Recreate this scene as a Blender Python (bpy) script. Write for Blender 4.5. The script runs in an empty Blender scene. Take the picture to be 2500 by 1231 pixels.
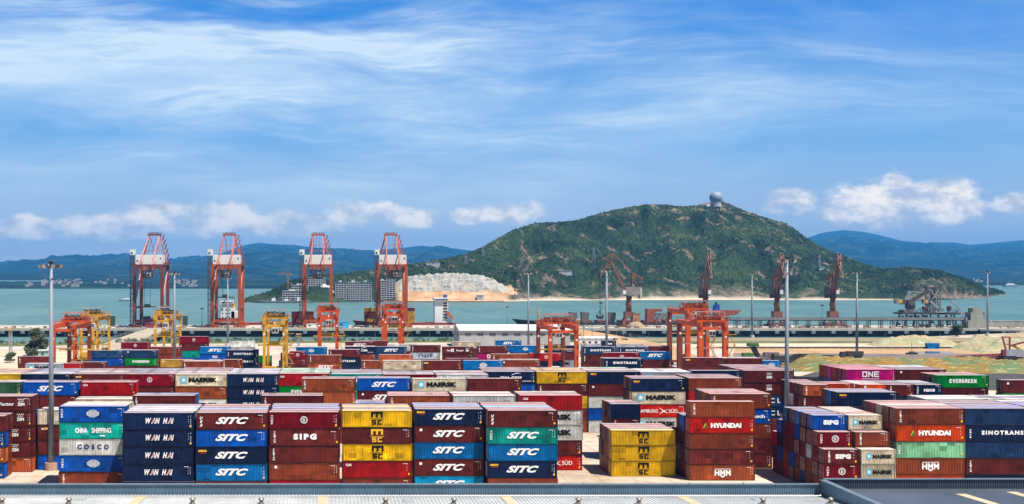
import bpy, math, random
import numpy as np
from mathutils import Vector, Matrix, noise as mnoise

random.seed(11)
SC = bpy.context.scene
COL = SC.collection
R = math.radians

# ------------------------------------------------------------------ camera
F, CX, HZ, CAMZ = 2700.0, 820.0, 660.0, 39.2       # focal length, principal point and horizon of the photo (pixels of 2500), eye height
cam = bpy.data.cameras.new('camera'); camo = bpy.data.objects.new('camera', cam); COL.objects.link(camo)
camo.location = (0, 0, CAMZ); camo.rotation_euler = (R(90), 0, 0)
cam.sensor_width = 36; cam.lens = 36 * F / 2500
cam.shift_x = (1250 - CX) / 2500; cam.shift_y = (HZ - 615.5) / 2500
cam.clip_start = 1; cam.clip_end = 40000
SC.camera = camo

# ------------------------------------------------------------------ light
SUN = Vector((0.36, -0.34, 1.0)).normalized()
sl = bpy.data.lights.new('sun', 'SUN'); so = bpy.data.objects.new('sun', sl); COL.objects.link(so)
sl.energy = 5.0; sl.angle = R(0.5); sl.color = (1.0, 0.945, 0.86)
so.rotation_euler = SUN.to_track_quat('Z', 'Y').to_euler()
SC.view_settings.view_transform = 'Standard'; SC.view_settings.look = 'None'
SC.view_settings.exposure = 0.80; SC.view_settings.gamma = 1.0; SC.view_settings.use_curve_mapping = False

class NT:
    """small helper to write node trees"""
    def __init__(s, tree): s.t = tree; s.n = tree.nodes; s.l = tree.links
    def add(s, kind, ins=None, **kw):
        n = s.n.new(kind)
        for k, v in kw.items(): setattr(n, k, v)
        for k, v in (ins or {}).items(): s.put(n, k, v)
        return n
    def put(s, n, k, v):
        sock = n.inputs[k]
        if hasattr(v, 'is_output'): s.l.new(v, sock)
        else: sock.default_value = v
    def math(s, op, a, b=0.0, c=None, clamp=False):
        n = s.add('ShaderNodeMath', operation=op, use_clamp=clamp); s.put(n, 0, a); s.put(n, 1, b)
        if c is not None: s.put(n, 2, c)
        return n.outputs[0]
    def ramp(s, fac, stops, interp='LINEAR'):
        n = s.add('ShaderNodeValToRGB'); cr = n.color_ramp; cr.interpolation = interp
        while len(cr.elements) < len(stops): cr.elements.new(0.5)
        for e, (p, c) in zip(cr.elements, stops):
            e.position = p; e.color = c if len(c) == 4 else (*c, 1)
        s.l.new(fac, n.inputs[0]); return n.outputs[0]
    def mix(s, fac, a, b, blend='MIX'):
        n = s.add('ShaderNodeMix', data_type='RGBA', blend_type=blend)
        for k, v in ((0, fac), (6, a), (7, b)):
            if hasattr(v, 'is_output'): s.l.new(v, n.inputs[k])
            else: n.inputs[k].default_value = v if k == 0 or len(v) == 4 else (*v, 1)
        return n.outputs[2]
    def noise(s, vec, scale, detail=4, rough=0.55, dist=0.0):
        n = s.add('ShaderNodeTexNoise', {'Scale': scale, 'Detail': detail, 'Roughness': rough, 'Distortion': dist})
        if vec is not None: s.l.new(vec, n.inputs['Vector'])
        return n.outputs[0]
    def mapping(s, vec, scale=(1, 1, 1), rot=(0, 0, 0), loc=(0, 0, 0)):
        n = s.add('ShaderNodeMapping', {'Scale': scale, 'Rotation': rot, 'Location': loc}); s.l.new(vec, n.inputs['Vector']); return n.outputs[0]
    def smooth(s, v, lo, hi):
        n = s.add('ShaderNodeMapRange', {'From Min': lo, 'From Max': hi}, interpolation_type='SMOOTHSTEP'); s.put(n, 'Value', v); return n.outputs[0]

# ------------------------------------------------------------------ sky
W = bpy.data.worlds.new('World'); SC.world = W; W.use_nodes = True
w = NT(W.node_tree); w.n.clear()
sky = w.add('ShaderNodeTexSky', sky_type='NISHITA', sun_disc=False, sun_elevation=math.asin(SUN.z), sun_rotation=math.atan2(SUN.x, SUN.y),
            air_density=1.3, dust_density=0.6, ozone_density=2.5, altitude=40)
g = w.add('ShaderNodeTexCoord').outputs['Generated']
sx = w.add('ShaderNodeSeparateXYZ'); w.l.new(g, sx.inputs[0])
ay = w.math('MAXIMUM', w.math('ABSOLUTE', sx.outputs[1]), 0.02)
u = w.math('DIVIDE', sx.outputs[0], ay); v = w.math('DIVIDE', sx.outputs[2], ay)      # bearing and height above the horizon
cv = w.add('ShaderNodeCombineXYZ'); w.l.new(u, cv.inputs[0]); w.l.new(v, cv.inputs[1])
uv = cv.outputs[0]
hue = w.add('ShaderNodeHueSaturation', {'Hue': 0.497, 'Saturation': 1.32, 'Value': 1.0}); w.l.new(sky.outputs[0], hue.inputs['Color'])
# high thin streaks
warp = w.noise(w.mapping(uv, (2.2, 5, 1)), 1.5, 3)
wv = w.add('ShaderNodeCombineXYZ'); w.l.new(u, wv.inputs[0]); w.l.new(w.math('ADD', v, w.math('MULTIPLY', w.math('SUBTRACT', warp, 0.5), 0.07)), wv.inputs[1])
st1 = w.noise(w.mapping(wv.outputs[0], (1.3, 13, 1), (0, 0, R(12)), (1.1, 0.9, 0)), 1.6, 8, 0.66, 0.6)
st3 = w.noise(w.mapping(wv.outputs[0], (4.5, 55, 1), (0, 0, R(13)), (5.1, 2.4, 0)), 1.6, 6, 0.65, 0.8)
st2 = w.noise(w.mapping(wv.outputs[0], (1.1, 5.5, 1), (0, 0, R(8)), (2.3, 5.2, 0)), 1.5, 5, 0.6)
veil = w.math('MULTIPLY', w.math('MULTIPLY', w.smooth(st1, 0.38, 0.68), w.smooth(st2, 0.33, 0.58)), w.math('MULTIPLY_ADD', w.smooth(st3, 0.32, 0.68), 0.75, 0.42))
side = w.smooth(u, 0.66, -0.05)                                  # thicker towards the west side
high = w.math('MULTIPLY', w.smooth(v, 0.03, 0.12), w.math('MULTIPLY_ADD', side, 0.85, 0.25))
cirrus = w.math('MULTIPLY', w.math('MULTIPLY', veil, high), 1.1, clamp=True)
broad = w.math('MULTIPLY', w.math('MULTIPLY', w.smooth(st2, 0.36, 0.66), w.smooth(v, 0.0, 0.09)), w.math('MULTIPLY_ADD', side, 0.62, 0.14))
cirrus = w.math('ADD', w.math('MULTIPLY', cirrus, 0.85), broad, clamp=True)
cirrus = w.math('MULTIPLY', cirrus, w.smooth(v, 0.75, 0.35))
# low heaped clouds above the hills
def blob(cu, cv_, ru, rv):
    a = w.math('DIVIDE', w.math('SUBTRACT', u, cu), ru); b = w.math('DIVIDE', w.math('SUBTRACT', v, cv_), rv)
    return w.math('SUBTRACT', 1.0, w.math('ADD', w.math('MULTIPLY', a, a), w.math('MULTIPLY', b, b)))
acc = None
for px, py, rx, ry in ((1935, 492, 85, 30), (2075, 498, 90, 46), (2180, 488, 100, 62), (2300, 490, 120, 56), (2470, 497, 70, 28), (1245, 518, 85, 30), (1145, 530, 60, 22),
                       (880, 520, 95, 34), (985, 530, 90, 28), (545, 536, 130, 44), (380, 534, 120, 46), (250, 556, 120, 36), (60, 556, 120, 34), (690, 548, 140, 34)):
    b = blob((px - CX) / F, (HZ - py) / F, rx / F, ry / F)
    acc = b if acc is None else w.math('MAXIMUM', acc, b)
acc = w.math('MAXIMUM', acc, -1.5)
puff = w.noise(w.mapping(uv, (26, 40, 1)), 1.0, 6, 0.6)
puff2 = w.noise(w.mapping(uv, (70, 95, 1), loc=(4, 1, 0)), 1.0, 4, 0.6)
den = w.math('ADD', w.math('MULTIPLY', acc, 0.62), w.math('ADD', w.math('MULTIPLY', w.math('SUBTRACT', puff, 0.5), 2.3), w.math('MULTIPLY', w.math('SUBTRACT', puff2, 0.5), 0.8)))
cum = w.math('MULTIPLY', w.smooth(den, -0.22, 0.5), w.math('MULTIPLY_ADD', w.smooth(u, -0.1, 0.35), 0.24, 0.72))
# daylight colours of the clouds: lit tops, bluish bases
shadev = w.noise(w.mapping(uv, (30, 46, 1), loc=(0, -0.5, 0)), 1.0, 5, 0.6)
ccol = w.mix(w.smooth(shadev, 0.35, 0.62), (5.2, 5.4, 6.0), (11.5, 10.2, 8.2))
k = 8.0                                       # daylight gradient seen above the haze layer
blue = w.ramp(v, [(0.0, (.74*k, .72*k, .74*k)), (0.05, (.47*k, .60*k, .81*k)), (0.12, (.19*k, .46*k, .88*k)), (0.23, (.014*k, .245*k, .80*k)), (0.5, (.012*k, .10*k, .36*k)), (1.0, (.008*k, .06*k, .24*k))])
c1 = w.mix(0.86, hue.outputs[0], blue)
c1 = w.mix(cirrus, c1, (5.6, 6.9, 8.1))
c1 = w.mix(cum, c1, ccol)
bg = w.add('ShaderNodeBackground', {'Strength': 0.072}); w.l.new(c1, bg.inputs[0])
wo = w.add('ShaderNodeOutputWorld'); w.l.new(bg.outputs[0], wo.inputs[0])

# ------------------------------------------------------------------ helpers
def at(px, py, Y):  return Vector(((px - CX) / F * Y, Y, CAMZ - (py - HZ) / F * Y))
def wx(px, Y):      return (px - CX) / F * Y
def wz(py, Y):      return CAMZ - (py - HZ) / F * Y

MATS = {}
def mat(name, color, rough=0.6, metal=0.0, var=0.25, scale=0.6, dirt=None, dirt_amt=0.35, spec=0.4, bump=0.0, streak=False):
    """painted or raw surface with uneven tone, stains and a little wear"""
    if name in MATS: return MATS[name]
    m = bpy.data.materials.new(name); m.use_nodes = True; t = NT(m.node_tree); b = t.n['Principled BSDF']
    o = t.add('ShaderNodeTexCoord').outputs['Object']
    n1 = t.noise(t.mapping(o, (1, 1, 0.25) if streak else (1, 1, 1)), scale, 5, 0.6)
    n2 = t.noise(o, scale * 7.3, 4, 0.6)
    c = t.mix(t.smooth(n1, 0.3, 0.7), tuple(x * (1 - var) for x in color), tuple(min(1, x * (1 + var)) for x in color))
    d = dirt or tuple(x * 0.45 + 0.02 for x in color)
    c = t.mix(t.math('MULTIPLY', t.smooth(n2, 0.52, 0.75), dirt_amt), c, d)
    t.l.new(c, b.inputs['Base Color']); b.inputs['Roughness'].default_value = rough; b.inputs['Metallic'].default_value = metal
    b.inputs['Specular IOR Level'].default_value = spec
    if bump:
        bn = t.add('ShaderNodeBump', {'Strength': bump, 'Distance': 0.3}); t.l.new(n2, bn.inputs['Height']); t.l.new(bn.outputs[0], b.inputs['Normal'])
    MATS[name] = m; return m

class MB:
    """collects simple solids and builds them as ONE mesh object"""
    def __init__(s): s.v = []; s.f = []; s.mi = []; s.k = 0
    def add(s, vs, fs):
        n = len(s.v); s.v += [tuple(p) for p in vs]; s.f += [tuple(i + n for i in f) for f in fs]; s.mi += [s.k] * len(fs); return s
    def bx(s, x0, x1, y0, y1, z0, z1):
        vs = [(x, y, z) for z in (z0, z1) for y in (y0, y1) for x in (x0, x1)]
        return s.add(vs, [(0, 2, 3, 1), (4, 5, 7, 6), (0, 1, 5, 4), (2, 6, 7, 3), (0, 4, 6, 2), (1, 3, 7, 5)])
    def box(s, cx, cy, cz, sx, sy, sz): return s.bx(cx - sx / 2, cx + sx / 2, cy - sy / 2, cy + sy / 2, cz - sz / 2, cz + sz / 2)
    def bar(s, p, q, w, h=None, w2=None):
        p, q = Vector(p), Vector(q); d = (q - p).normalized(); h = h or w; k = (w2 or w) / w
        side = d.cross(Vector((0, 0, 1)))
        if side.length < 1e-3: side = Vector((1, 0, 0))
        side.normalize(); up = side.cross(d).normalized()
        vs = []
        for c, kk in ((p, 1), (q, k)):
            for a, b in ((-1, -1), (1, -1), (1, 1), (-1, 1)): vs.append(c + side * (a * w / 2 * kk) + up * (b * h / 2 * kk))
        return s.add(vs, [(0, 3, 2, 1), (4, 5, 6, 7), (0, 1, 5, 4), (1, 2, 6, 5), (2, 3, 7, 6), (3, 0, 4, 7)])
    def tube(s, p, q, r, r2=None, n=10):
        p, q = Vector(p), Vector(q); d = (q - p).normalized(); r2 = r if r2 is None else r2
        a = d.orthogonal().normalized(); b = d.cross(a); vs = []
        for c, rr in ((p, r), (q, r2)):
            for i in range(n): t = 2 * math.pi * i / n; vs.append(c + (a * math.cos(t) + b * math.sin(t)) * rr)
        fs = [(i, (i + 1) % n, n + (i + 1) % n, n + i) for i in range(n)] + [tuple(range(n - 1, -1, -1)), tuple(range(n, 2 * n))]
        return s.add(vs, fs)
    def lathe(s, c, prof, n=16):
        cx, cy, cz = c; vs = []
        for r, z in prof:
            for i in range(n): t = 2 * math.pi * i / n; vs.append((cx + r * math.cos(t), cy + r * math.sin(t), cz + z))
        fs = []
        for j in range(len(prof) - 1):
            for i in range(n): fs.append((j * n + i, j * n + (i + 1) % n, (j + 1) * n + (i + 1) % n, (j + 1) * n + i))
        fs += [tuple(range(n - 1, -1, -1)), tuple(range((len(prof) - 1) * n, len(prof) * n))]
        return s.add(vs, fs)
    def truss(s, p, q, w, n, t, h=None):
        p, q = Vector(p), Vector(q); d = (q - p).normalized(); h = h or w
        side = d.cross(Vector((0, 0, 1)))
        if side.length < 1e-3: side = Vector((1, 0, 0))
        side.normalize(); up = side.cross(d).normalized()
        cs = [side * (a * w / 2) + up * (b * h / 2) for a, b in ((-1, -1), (1, -1), (1, 1), (-1, 1))]
        for c in cs: s.bar(p + c, q + c, t)
        for i in range(n):
            a, b = p.lerp(q, i / n), p.lerp(q, (i + 1) / n)
            for k in range(4):
                c0, c1 = cs[k], cs[(k + 1) % 4]
                s.bar(a + c0, a + c1, t * .7)
                s.bar((a + c0) if i % 2 else (a + c1), (b + c1) if i % 2 else (b + c0), t * .7)
        return s
    def prism(s, pts, y0, y1):
        """outline in x,z pushed from y0 to y1"""
        n = len(pts); vs = [(x, y0, z) for x, z in pts] + [(x, y1, z) for x, z in pts]
        fs = [tuple(range(n)), tuple(range(2 * n - 1, n - 1, -1))] + [(i, n + i, n + (i + 1) % n, (i + 1) % n) for i in range(n)]
        return s.add(vs, fs)
    def slab(s, pts, z0, z1):
        """outline in x,y lifted from z0 to z1"""
        n = len(pts); vs = [(x, y, z0) for x, y in pts] + [(x, y, z1) for x, y in pts]
        fs = [tuple(range(n - 1, -1, -1)), tuple(range(n, 2 * n))] + [(i, (i + 1) % n, n + (i + 1) % n, n + i) for i in range(n)]
        return s.add(vs, fs)
    def rail(s, pts, h=1.1, t=0.08, step=2.0):
        for a, b in zip(pts, pts[1:]):
            a, b = Vector(a), Vector(b); up = Vector((0, 0, h))
            s.bar(a + up, b + up, t); s.bar(a + up * .5, b + up * .5, t * .7)
            k = max(1, int((b - a).length / step))
            for i in range(k + 1): c = a.lerp(b, i / k); s.bar(c, c + up, t)
        return s
    def mesh(s, name):
        me = bpy.data.meshes.new(name); me.from_pydata(s.v, [], s.f); me.update(); return me
    def build(s, name, m, parent=None, smooth=False):
        me = s.mesh(name); ms = m if isinstance(m, (list, tuple)) else [m]
        for x in ms: me.materials.append(x)
        if len(ms) > 1: me.polygons.foreach_set('material_index', s.mi)
        if smooth: me.polygons.foreach_set('use_smooth', [True] * len(me.polygons))
        o = bpy.data.objects.new(name, me); COL.objects.link(o)
        if parent: o.parent = parent
        return o

def tag(o, label=None, cat=None, group=None, kind=None):
    if label: o['label'] = label
    if cat: o['category'] = cat
    if group: o['group'] = group
    if kind: o['kind'] = kind
    return o
def thing(name, label, cat, loc=(0, 0, 0), rz=0, group=None):
    o = bpy.data.objects.new(name, None); COL.objects.link(o); o.location = loc; o.rotation_euler = (0, 0, rz); o.empty_display_size = 0.5
    return tag(o, label, cat, group)
def copy_tree(o, parent=None):
    c = o.copy(); COL.objects.link(c); c.parent = parent
    for ch in o.children: copy_tree(ch, c)
    return c
def struct(name, mb, m, smooth=False): return tag(mb.build(name, m, None, smooth), kind='structure')
ORD = 'zeroth first second third fourth fifth sixth seventh eighth ninth tenth eleventh twelfth thirteenth fourteenth fifteenth sixteenth seventeenth eighteenth nineteenth twentieth'.split()
ORD += ['twenty-' + x for x in ORD[1:10]] + ['thirtieth'] + ['thirty-' + x for x in ORD[1:10]] + ['fortieth'] + ['forty-' + x for x in ORD[1:10]] + ['fiftieth'] + ['fifty-' + x for x in ORD[1:10]]

# ------------------------------------------------------------------ lettering
def _glyphs(txt, bold, shear, space):
    cu = bpy.data.curves.new('lettering', 'FONT'); cu.body = txt; cu.size = 1; cu.offset = bold; cu.shear = shear; cu.space_character = space
    cu.resolution_u = 3; cu.fill_mode = 'FRONT'
    ob = bpy.data.objects.new('lettering', cu); COL.objects.link(ob)
    me = bpy.data.meshes.new_from_object(ob.evaluated_get(bpy.context.evaluated_depsgraph_get()))
    vs = [(p.co.x, p.co.y) for p in me.vertices]; fs = [tuple(p.vertices) for p in me.polygons]
    bpy.data.objects.remove(ob); bpy.data.curves.remove(cu); bpy.data.meshes.remove(me)
    return vs, fs
_GC = {}
def glyphs(txt, bold=0.03, shear=0.0, space=1.0):
    k = (txt, bold, shear, space)
    if k not in _GC: _GC[k] = _glyphs(*k)
    return _GC[k]
class Deco:
    """flat marks on the long side: u along the side, v up, both in metres from its middle"""
    def __init__(s, y): s.m = MB(); s.y = y
    def text(s, txt, cu, cv, wd, h, k=0, **kw):
        vs, fs = glyphs(txt, **kw); xs = [p[0] for p in vs]; ys = [p[1] for p in vs]
        x0, x1, y0, y1 = min(xs), max(xs), min(ys), max(ys); s.m.k = k
        s.m.add([(cu + ((x - x0) / (x1 - x0) - .5) * wd, s.y, cv + ((y - y0) / (y1 - y0) - .5) * h) for x, y in vs], fs); return s
    def rect(s, u0, u1, v0, v1, k=0, dy=0.0):
        s.m.k = k; s.m.add([(u0, s.y - dy, v0), (u1, s.y - dy, v0), (u1, s.y - dy, v1), (u0, s.y - dy, v1)], [(0, 1, 2, 3)]); return s
    def poly(s, pts, k=0, dy=0.0):
        s.m.k = k; s.m.add([(a, s.y - dy, b) for a, b in pts], [tuple(range(len(pts)))]); return s
    def ring(s, cu, cv, ru, rv, t, k=0, n=24):
        s.m.k = k; vs = []; 
        for i in range(n):
            a = 2 * math.pi * i / n
            for kk in (0, t): vs.append((cu + (ru - kk) * math.cos(a), s.y, cv + (rv - kk) * math.sin(a)))
        s.m.add(vs, [(2 * i, (2 * i + 2) % (2 * n), (2 * i + 3) % (2 * n), 2 * i + 1) for i in range(n)]); return s
    def stroke(s, txt, cu, cv, wd, h, th, k=0, gap=.22, shear=0.0):
        """heavy block capitals drawn with straight strokes"""
        n = len(txt); adv = wd / (n + gap * (n - 1)); s.m.k = k; dy = 0.0
        for i, ch in enumerate(txt):
            x0 = cu - wd / 2 + i * adv * (1 + gap)
            for line in STROKES[ch]:
                for (ax, ay_), (bx_, by) in zip(line, line[1:]):
                    p = Vector((x0 + th / 2 + ax * (adv - th), cv - h / 2 + th / 2 + ay_ * (h - th))); q = Vector((x0 + th / 2 + bx_ * (adv - th), cv - h / 2 + th / 2 + by * (h - th)))
                    d = (q - p).normalized() * th / 2; e = Vector((-d.y, d.x)); dy += .0006
                    pts = [p - d - e, q + d - e, q + d + e, p - d + e]; s.m.add([(a.x + a.y * shear, s.y - dy, a.y) for a in pts], [(0, 1, 2, 3)])
        return s
    def star(s, cu, cv, r, k, dy, pts=7):
        p = []
        for i in range(pts * 2):
            a = math.pi * i / pts + math.pi / 2; rr = r if i % 2 == 0 else r * .42
            p.append((cu + rr * math.cos(a), cv + rr * math.sin(a)))
        s.m.k = k; c = (cu, s.y - dy, cv); s.m.add([c] + [(a, s.y - dy, b) for a, b in p], [(0, i + 1, (i + 1) % (2 * pts) + 1) for i in range(2 * pts)]); return s
    def stack(s, txt, cu, top, h, k=0, wd=.34, **kw):
        for i, ch in enumerate(txt): s.text(ch, cu, top - (i + .5) * h, wd, h * .78, k, **kw)
        return s

STROKES = dict(A=[[(0, 0), (.5, 1), (1, 0)], [(.22, .34), (.78, .34)]], C=[[(1, 1), (0, 1), (0, 0), (1, 0)]], D=[[(0, 0), (0, 1), (.7, 1), (1, .7), (1, .3), (.7, 0), (0, 0)]], E=[[(1, 1), (0, 1), (0, 0), (1, 0)], [(0, .5), (.85, .5)]],
    G=[[(1, 1), (0, 1), (0, 0), (1, 0), (1, .5), (.55, .5)]], H=[[(0, 0), (0, 1)], [(1, 0), (1, 1)], [(0, .5), (1, .5)]], I=[[(.5, 0), (.5, 1)]], K=[[(0, 0), (0, 1)], [(1, 1), (0, .45)], [(.35, .6), (1, 0)]],
    M=[[(0, 0), (0, 1), (.5, .42), (1, 1), (1, 0)]], N=[[(0, 0), (0, 1), (1, 0), (1, 1)]], O=[[(0, 0), (0, 1), (1, 1), (1, 0), (0, 0)]], P=[[(0, 0), (0, 1), (1, 1), (1, .48), (0, .48)]], R=[[(0, 0), (0, 1), (1, 1), (1, .48), (0, .48)], [(.45, .48), (1, 0)]],
    S=[[(1, 1), (0, 1), (0, .5), (1, .5), (1, 0), (0, 0)]], U=[[(0, 1), (0, 0), (1, 0), (1, 1)]], V=[[(0, 1), (.5, 0), (1, 1)]], Y=[[(0, 1), (.5, .5), (1, 1)], [(.5, .5), (.5, 0)]], m=[[(0, 0), (0, 1), (1, 1), (1, 0)], [(.5, 0), (.5, 1)]], B=[[(0, 0), (0, 1), (.9, 1), (.9, .55), (0, .5)], [(.9, .5), (1, .45), (1, 0), (0, 0)]])
WHITE, BLACK, YEL, RED, CYAN, GREEN, ROYAL = range(7)
def deco_materials():
    cols = dict(lettering_white=(.82, .82, .80), lettering_black=(.006, .006, .008), lettering_yellow=(.75, .42, .03), lettering_red=(.50, .02, .05),
                lettering_cyan=(.10, .45, .62), lettering_green=(.01, .16, .05), lettering_blue=(.012, .02, .14))
    return [mat(n, c, 0.7, var=.08, scale=1.5, dirt=tuple(q * .6 for q in c), dirt_amt=.3, spec=.1) for n, c in cols.items()]

def draw_mark(d, k, L):
    """the writing and emblems of one container side"""
    sh = L < 8
    if k == 'SITC': d.text('SITC', 0, .12, 5.7, 1.2, WHITE, bold=.05, shear=.45, space=1.05)
    elif k == 'SITCP':
        d.text('SITC', 0, .12, 5.7, 1.2, WHITE, bold=.05, shear=.45, space=1.05)
    elif k == 'MAERSK':
        s = .62 if sh else 1
        d.rect(-4.85 * s if not sh else -2.15, -3.35 * s if not sh else -1.3, -.62 * (1 if not sh else .7), .85 * (1 if not sh else .7), CYAN)
        d.star(-4.1 if not sh else -1.72, .1, .62 if not sh else .36, WHITE, .004)
        if sh: d.text('MAERSK', .68, .05, 3.5, .72, BLACK, bold=.065)
        else: d.text('MAERSK', .5, .1, 6.8, 1.1, BLACK, bold=.065)
    elif k == 'WANHAI':
        x = -2.2
        for ch, wd, kk in (('W', .92, WHITE), ('A', .72, RED), ('N', .72, WHITE), (' ', .55, 0), ('H', .74, WHITE), ('A', .72, RED), ('I', .3, WHITE)):
            if ch != ' ':
                d.text(ch, x + wd / 2, .1, wd * 1.06, .98, WHITE, bold=.05, shear=.3)
                if kk == WHITE: x += wd + .02; continue
                d.m.k = RED
                vs, fs = glyphs(ch, .012, .28, 1.0); xs = [p[0] for p in vs]; ys = [p[1] for p in vs]
                q = .78
                d.m.add([(x + wd / 2 + ((a - min(xs)) / (max(xs) - min(xs)) - .5) * wd * q, d.y - .004, .1 + ((b - min(ys)) / (max(ys) - min(ys)) - .5) * .92 * .78) for a, b in vs], fs)
            x += wd + .02
    elif k in ('MSC', 'MSCY'):
        c = BLACK if k == 'MSC' else YEL
        d.stroke('m', 0, .74, 2.1, .98, .36, c).rect(-1.25, 1.25, -.06, .02, c).stroke('SC', 0, -.60, 1.75, .86, .22, c, .3)
    elif k == 'GLOBE':
        d.ring(0, .1, 1.0, .68, .07); d.ring(0, .1, .5, .68, .06); d.rect(-.85, .85, .44, .5); d.rect(-.85, .85, -.30, -.24); d.rect(-.03, .03, -.5, .7)
        d.text('COSCO', 0, .2, 2.3, .34, WHITE, bold=.03); d.text('SHIPPING', 0, -.12, 2.2, .2, WHITE, bold=.03)
    elif k == 'CHINA':
        d.text('CHINA', -2.15, .1, 2.2, .95, WHITE, bold=.055); d.text('SHIPPING', 1.45, .1, 3.5, .95, WHITE, bold=.035); d.rect(1.2, 2.1, -.95, -.72)
    elif k == 'COSCO': d.text('COSCO', -.05, .05, 5.7, .9, ROYAL, bold=.05, space=1.9)
    elif k == 'RUST': pass
    elif k == 'SIPG': d.text('SIPG', 0 if not sh else .25, .1, 4.0 if not sh else 2.7, 1.05 if not sh else .84, WHITE, bold=.075, space=1.45 if not sh else 1.12)
    elif k == 'HYUNDAI':
        d.poly([(-3.6, -.42), (-2.75, -.42), (-2.95, .5), (-3.1, .5)], GREEN); d.poly([(-3.6, -.42), (-3.42, -.42), (-2.98, .5), (-3.1, .5)], YEL, .003)
        d.text('HYUNDAI', .7, .05, 5.7, .92, WHITE, bold=.07)
    elif k == 'HMM':
        d.stroke('HMM', 0, .05, 3.0, 1.05, .27, WHITE, .12); d.rect(-1.5, 1.5, .72, .82); d.poly([(-.55, -.5), (.55, -.5), (0, -.85)], WHITE)
    elif k == 'SINO': d.text('SINOTRANS', .4, .08, 7.4, .76, WHITE, bold=.05, space=1.35); d.stack('中国外运', -5.3, .75, .42, WHITE)
    elif k == 'EVER': d.stroke('EVERGREEN', 0, .1, 6.3, .9, .2, WHITE)
    elif k == 'ONE': d.stroke('ONE', 0, .25, 4.1, 1.35, .26, WHITE); d.rect(-2.05, 2.05, -.95, -.84)
    elif k == 'HSUD':
        d.text('HAMBURG', -2.55, .1, 4.6, .78, WHITE, bold=.012); d.text('SÜD', 3.2, .16, 2.0, .95, WHITE, bold=.012)
        d.poly([(-.1, .95), (1.15, .18), (2.1, .55), (1.3, .05), (2.2, -.5), (1.0, -.1), (-.05, -.75), (.75, .05)], WHITE)
        d.poly([(.05, .7), (.9, .16), (.62, .12)], RED, .004)
    elif k == 'YML':
        d.rect(-3.6, -2.9, -.35, .35, RED); d.poly([(-3.45, -.1), (-3.25, .2), (-3.05, -.1)], WHITE, .004); d.text('YANG MING', .6, 0, 6.2, .72, RED, bold=.03)
    elif k in ('ZIM', 'ZIMR', 'FACTOR'):
        x = {'ZIM': 0, 'ZIMR': 2.7, 'FACTOR': 3.8}[k]
        for i in range(4): d.rect(x - .62 + i * .36, x - .42 + i * .36, .78, .96)
        for i in range(3): d.rect(x - .44 + i * .36, x - .24 + i * .36, .42, .6)
        d.text('ZIM', x, -.1, 1.4, .62, WHITE, bold=.05)
        if k == 'FACTOR': d.text('The', -3.6, -.05, 1.5, .62, WHITE, bold=.03); d.rect(-2.6, -1.5, -.55, .6); d.poly([(-2.35, -.3), (-1.75, -.3), (-2.05, .35)], ROYAL, .004); d.text('Factor', 1.0, -.05, 2.9, .62, WHITE, bold=.03)
    elif k == 'CAI': d.text('CAI', -5.05, .78, .95, .44, WHITE, bold=.04)
    elif k == 'DP': d.ring(0, .1, .62, .62, .1); d.ring(0, .1, .44, .44, .05); d.text('D', 0, .1, .36, .5, WHITE, bold=.04)
    elif k == 'NBOS': d.text('NBOS', .15, .1, 2.5, .66, WHITE, bold=.06, space=1.1)
    elif k == 'CGM':
        d.text('CMA CGM', 0, -.1, 5.2, .85, WHITE, bold=.035)
        d.poly([(.2, .55), (1.2, .95), (2.6, 1.05), (1.3, 1.15), (.3, .75)], WHITE); d.text('SHIPPING', 3.9, -.85, 2.2, .2, WHITE, bold=.03)
    elif k == 'OOCL': d.text('OOCL', -4.4, .55, 1.3, .36, RED, bold=.04)
    elif k == 'CL': d.text('CL', 1.6, 0, 2.6, 1.2, WHITE, bold=.02, space=1.6)
    elif k == 'CH': d.text('Bosch', 3.2, -.05, 3.0, .7, WHITE, bold=.04)
    elif k == 'MCC': d.text('MCC', 0, .35, 2.0, .95, WHITE, bold=.05); d.rect(-2.4, 2.4, -.75, -.6)
    elif k == 'SL': d.text('SL', -2.0, .1, 2.4, 1.1, WHITE, bold=.05, shear=.4)
    elif k == 'tex': d.stack('TRITON', -(L / 2 - .85), 1.05, .34, WHITE, bold=.04)
    elif k == 'UES': d.stack('UES', -(L / 2 - .8), .85, .62, WHITE, wd=.5, bold=.05, shear=.3)
    elif k == 'texy': d.text('tex', -(L / 2 - 1.0), .75, .62, .4, WHITE, bold=.03); d.rect(-(L / 2 - 1.36), -(L / 2 - 2.0), .55, 1.0, YEL)
    elif k == 'seaco': d.text('seaco', -(L / 2 - 1.15), .85, 1.45, .38, YEL, bold=.05); d.rect(-(L / 2 - .7), -(L / 2 - 1.8), .42, .5, RED)
    elif k == 'cn': d.stack('港口集装', -(L / 2 - .55), .95, .42, WHITE, wd=.4)
    elif k == 'sq': d.rect(-(L / 2 - .9), -(L / 2 - 1.35), .55, 1.0)
WORDS = dict(SITC='with slanted white capitals', SITCP='with patched slanted white capitals', MAERSK='with white star badge', WANHAI='with outlined white lettering', MSC='with stacked black letters',
    MSCY='with stacked yellow letters', GLOBE='with white globe emblem', CHINA='with two white words', COSCO='with widely spaced dark letters', SIPG='with four white capitals',
    HYUNDAI='with green triangle emblem', HMM='with three heavy white capitals', SINO='with long white lettering', EVER='with broad white lettering', ONE='with large blocky white letters',
    HSUD='with white bird emblem', YML='with dark red lettering', ZIM='with white dots emblem', ZIMR='with white dots emblem', FACTOR='with white words and dots', CAI='with small white corner letters', DP='with white ring emblem',
    NBOS='with small white capitals', CGM='with white swoosh', OOCL='with small red letters', CL='with widely spaced white letters', CH='with white word end', MCC='with white block letters', SL='with slanted white letters',
    tex='with white upright lettering', UES='with slanted upright letters', texy='with yellow corner mark', seaco='with small yellow lettering', cn='with white upright characters', sq='with white square mark')

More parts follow.
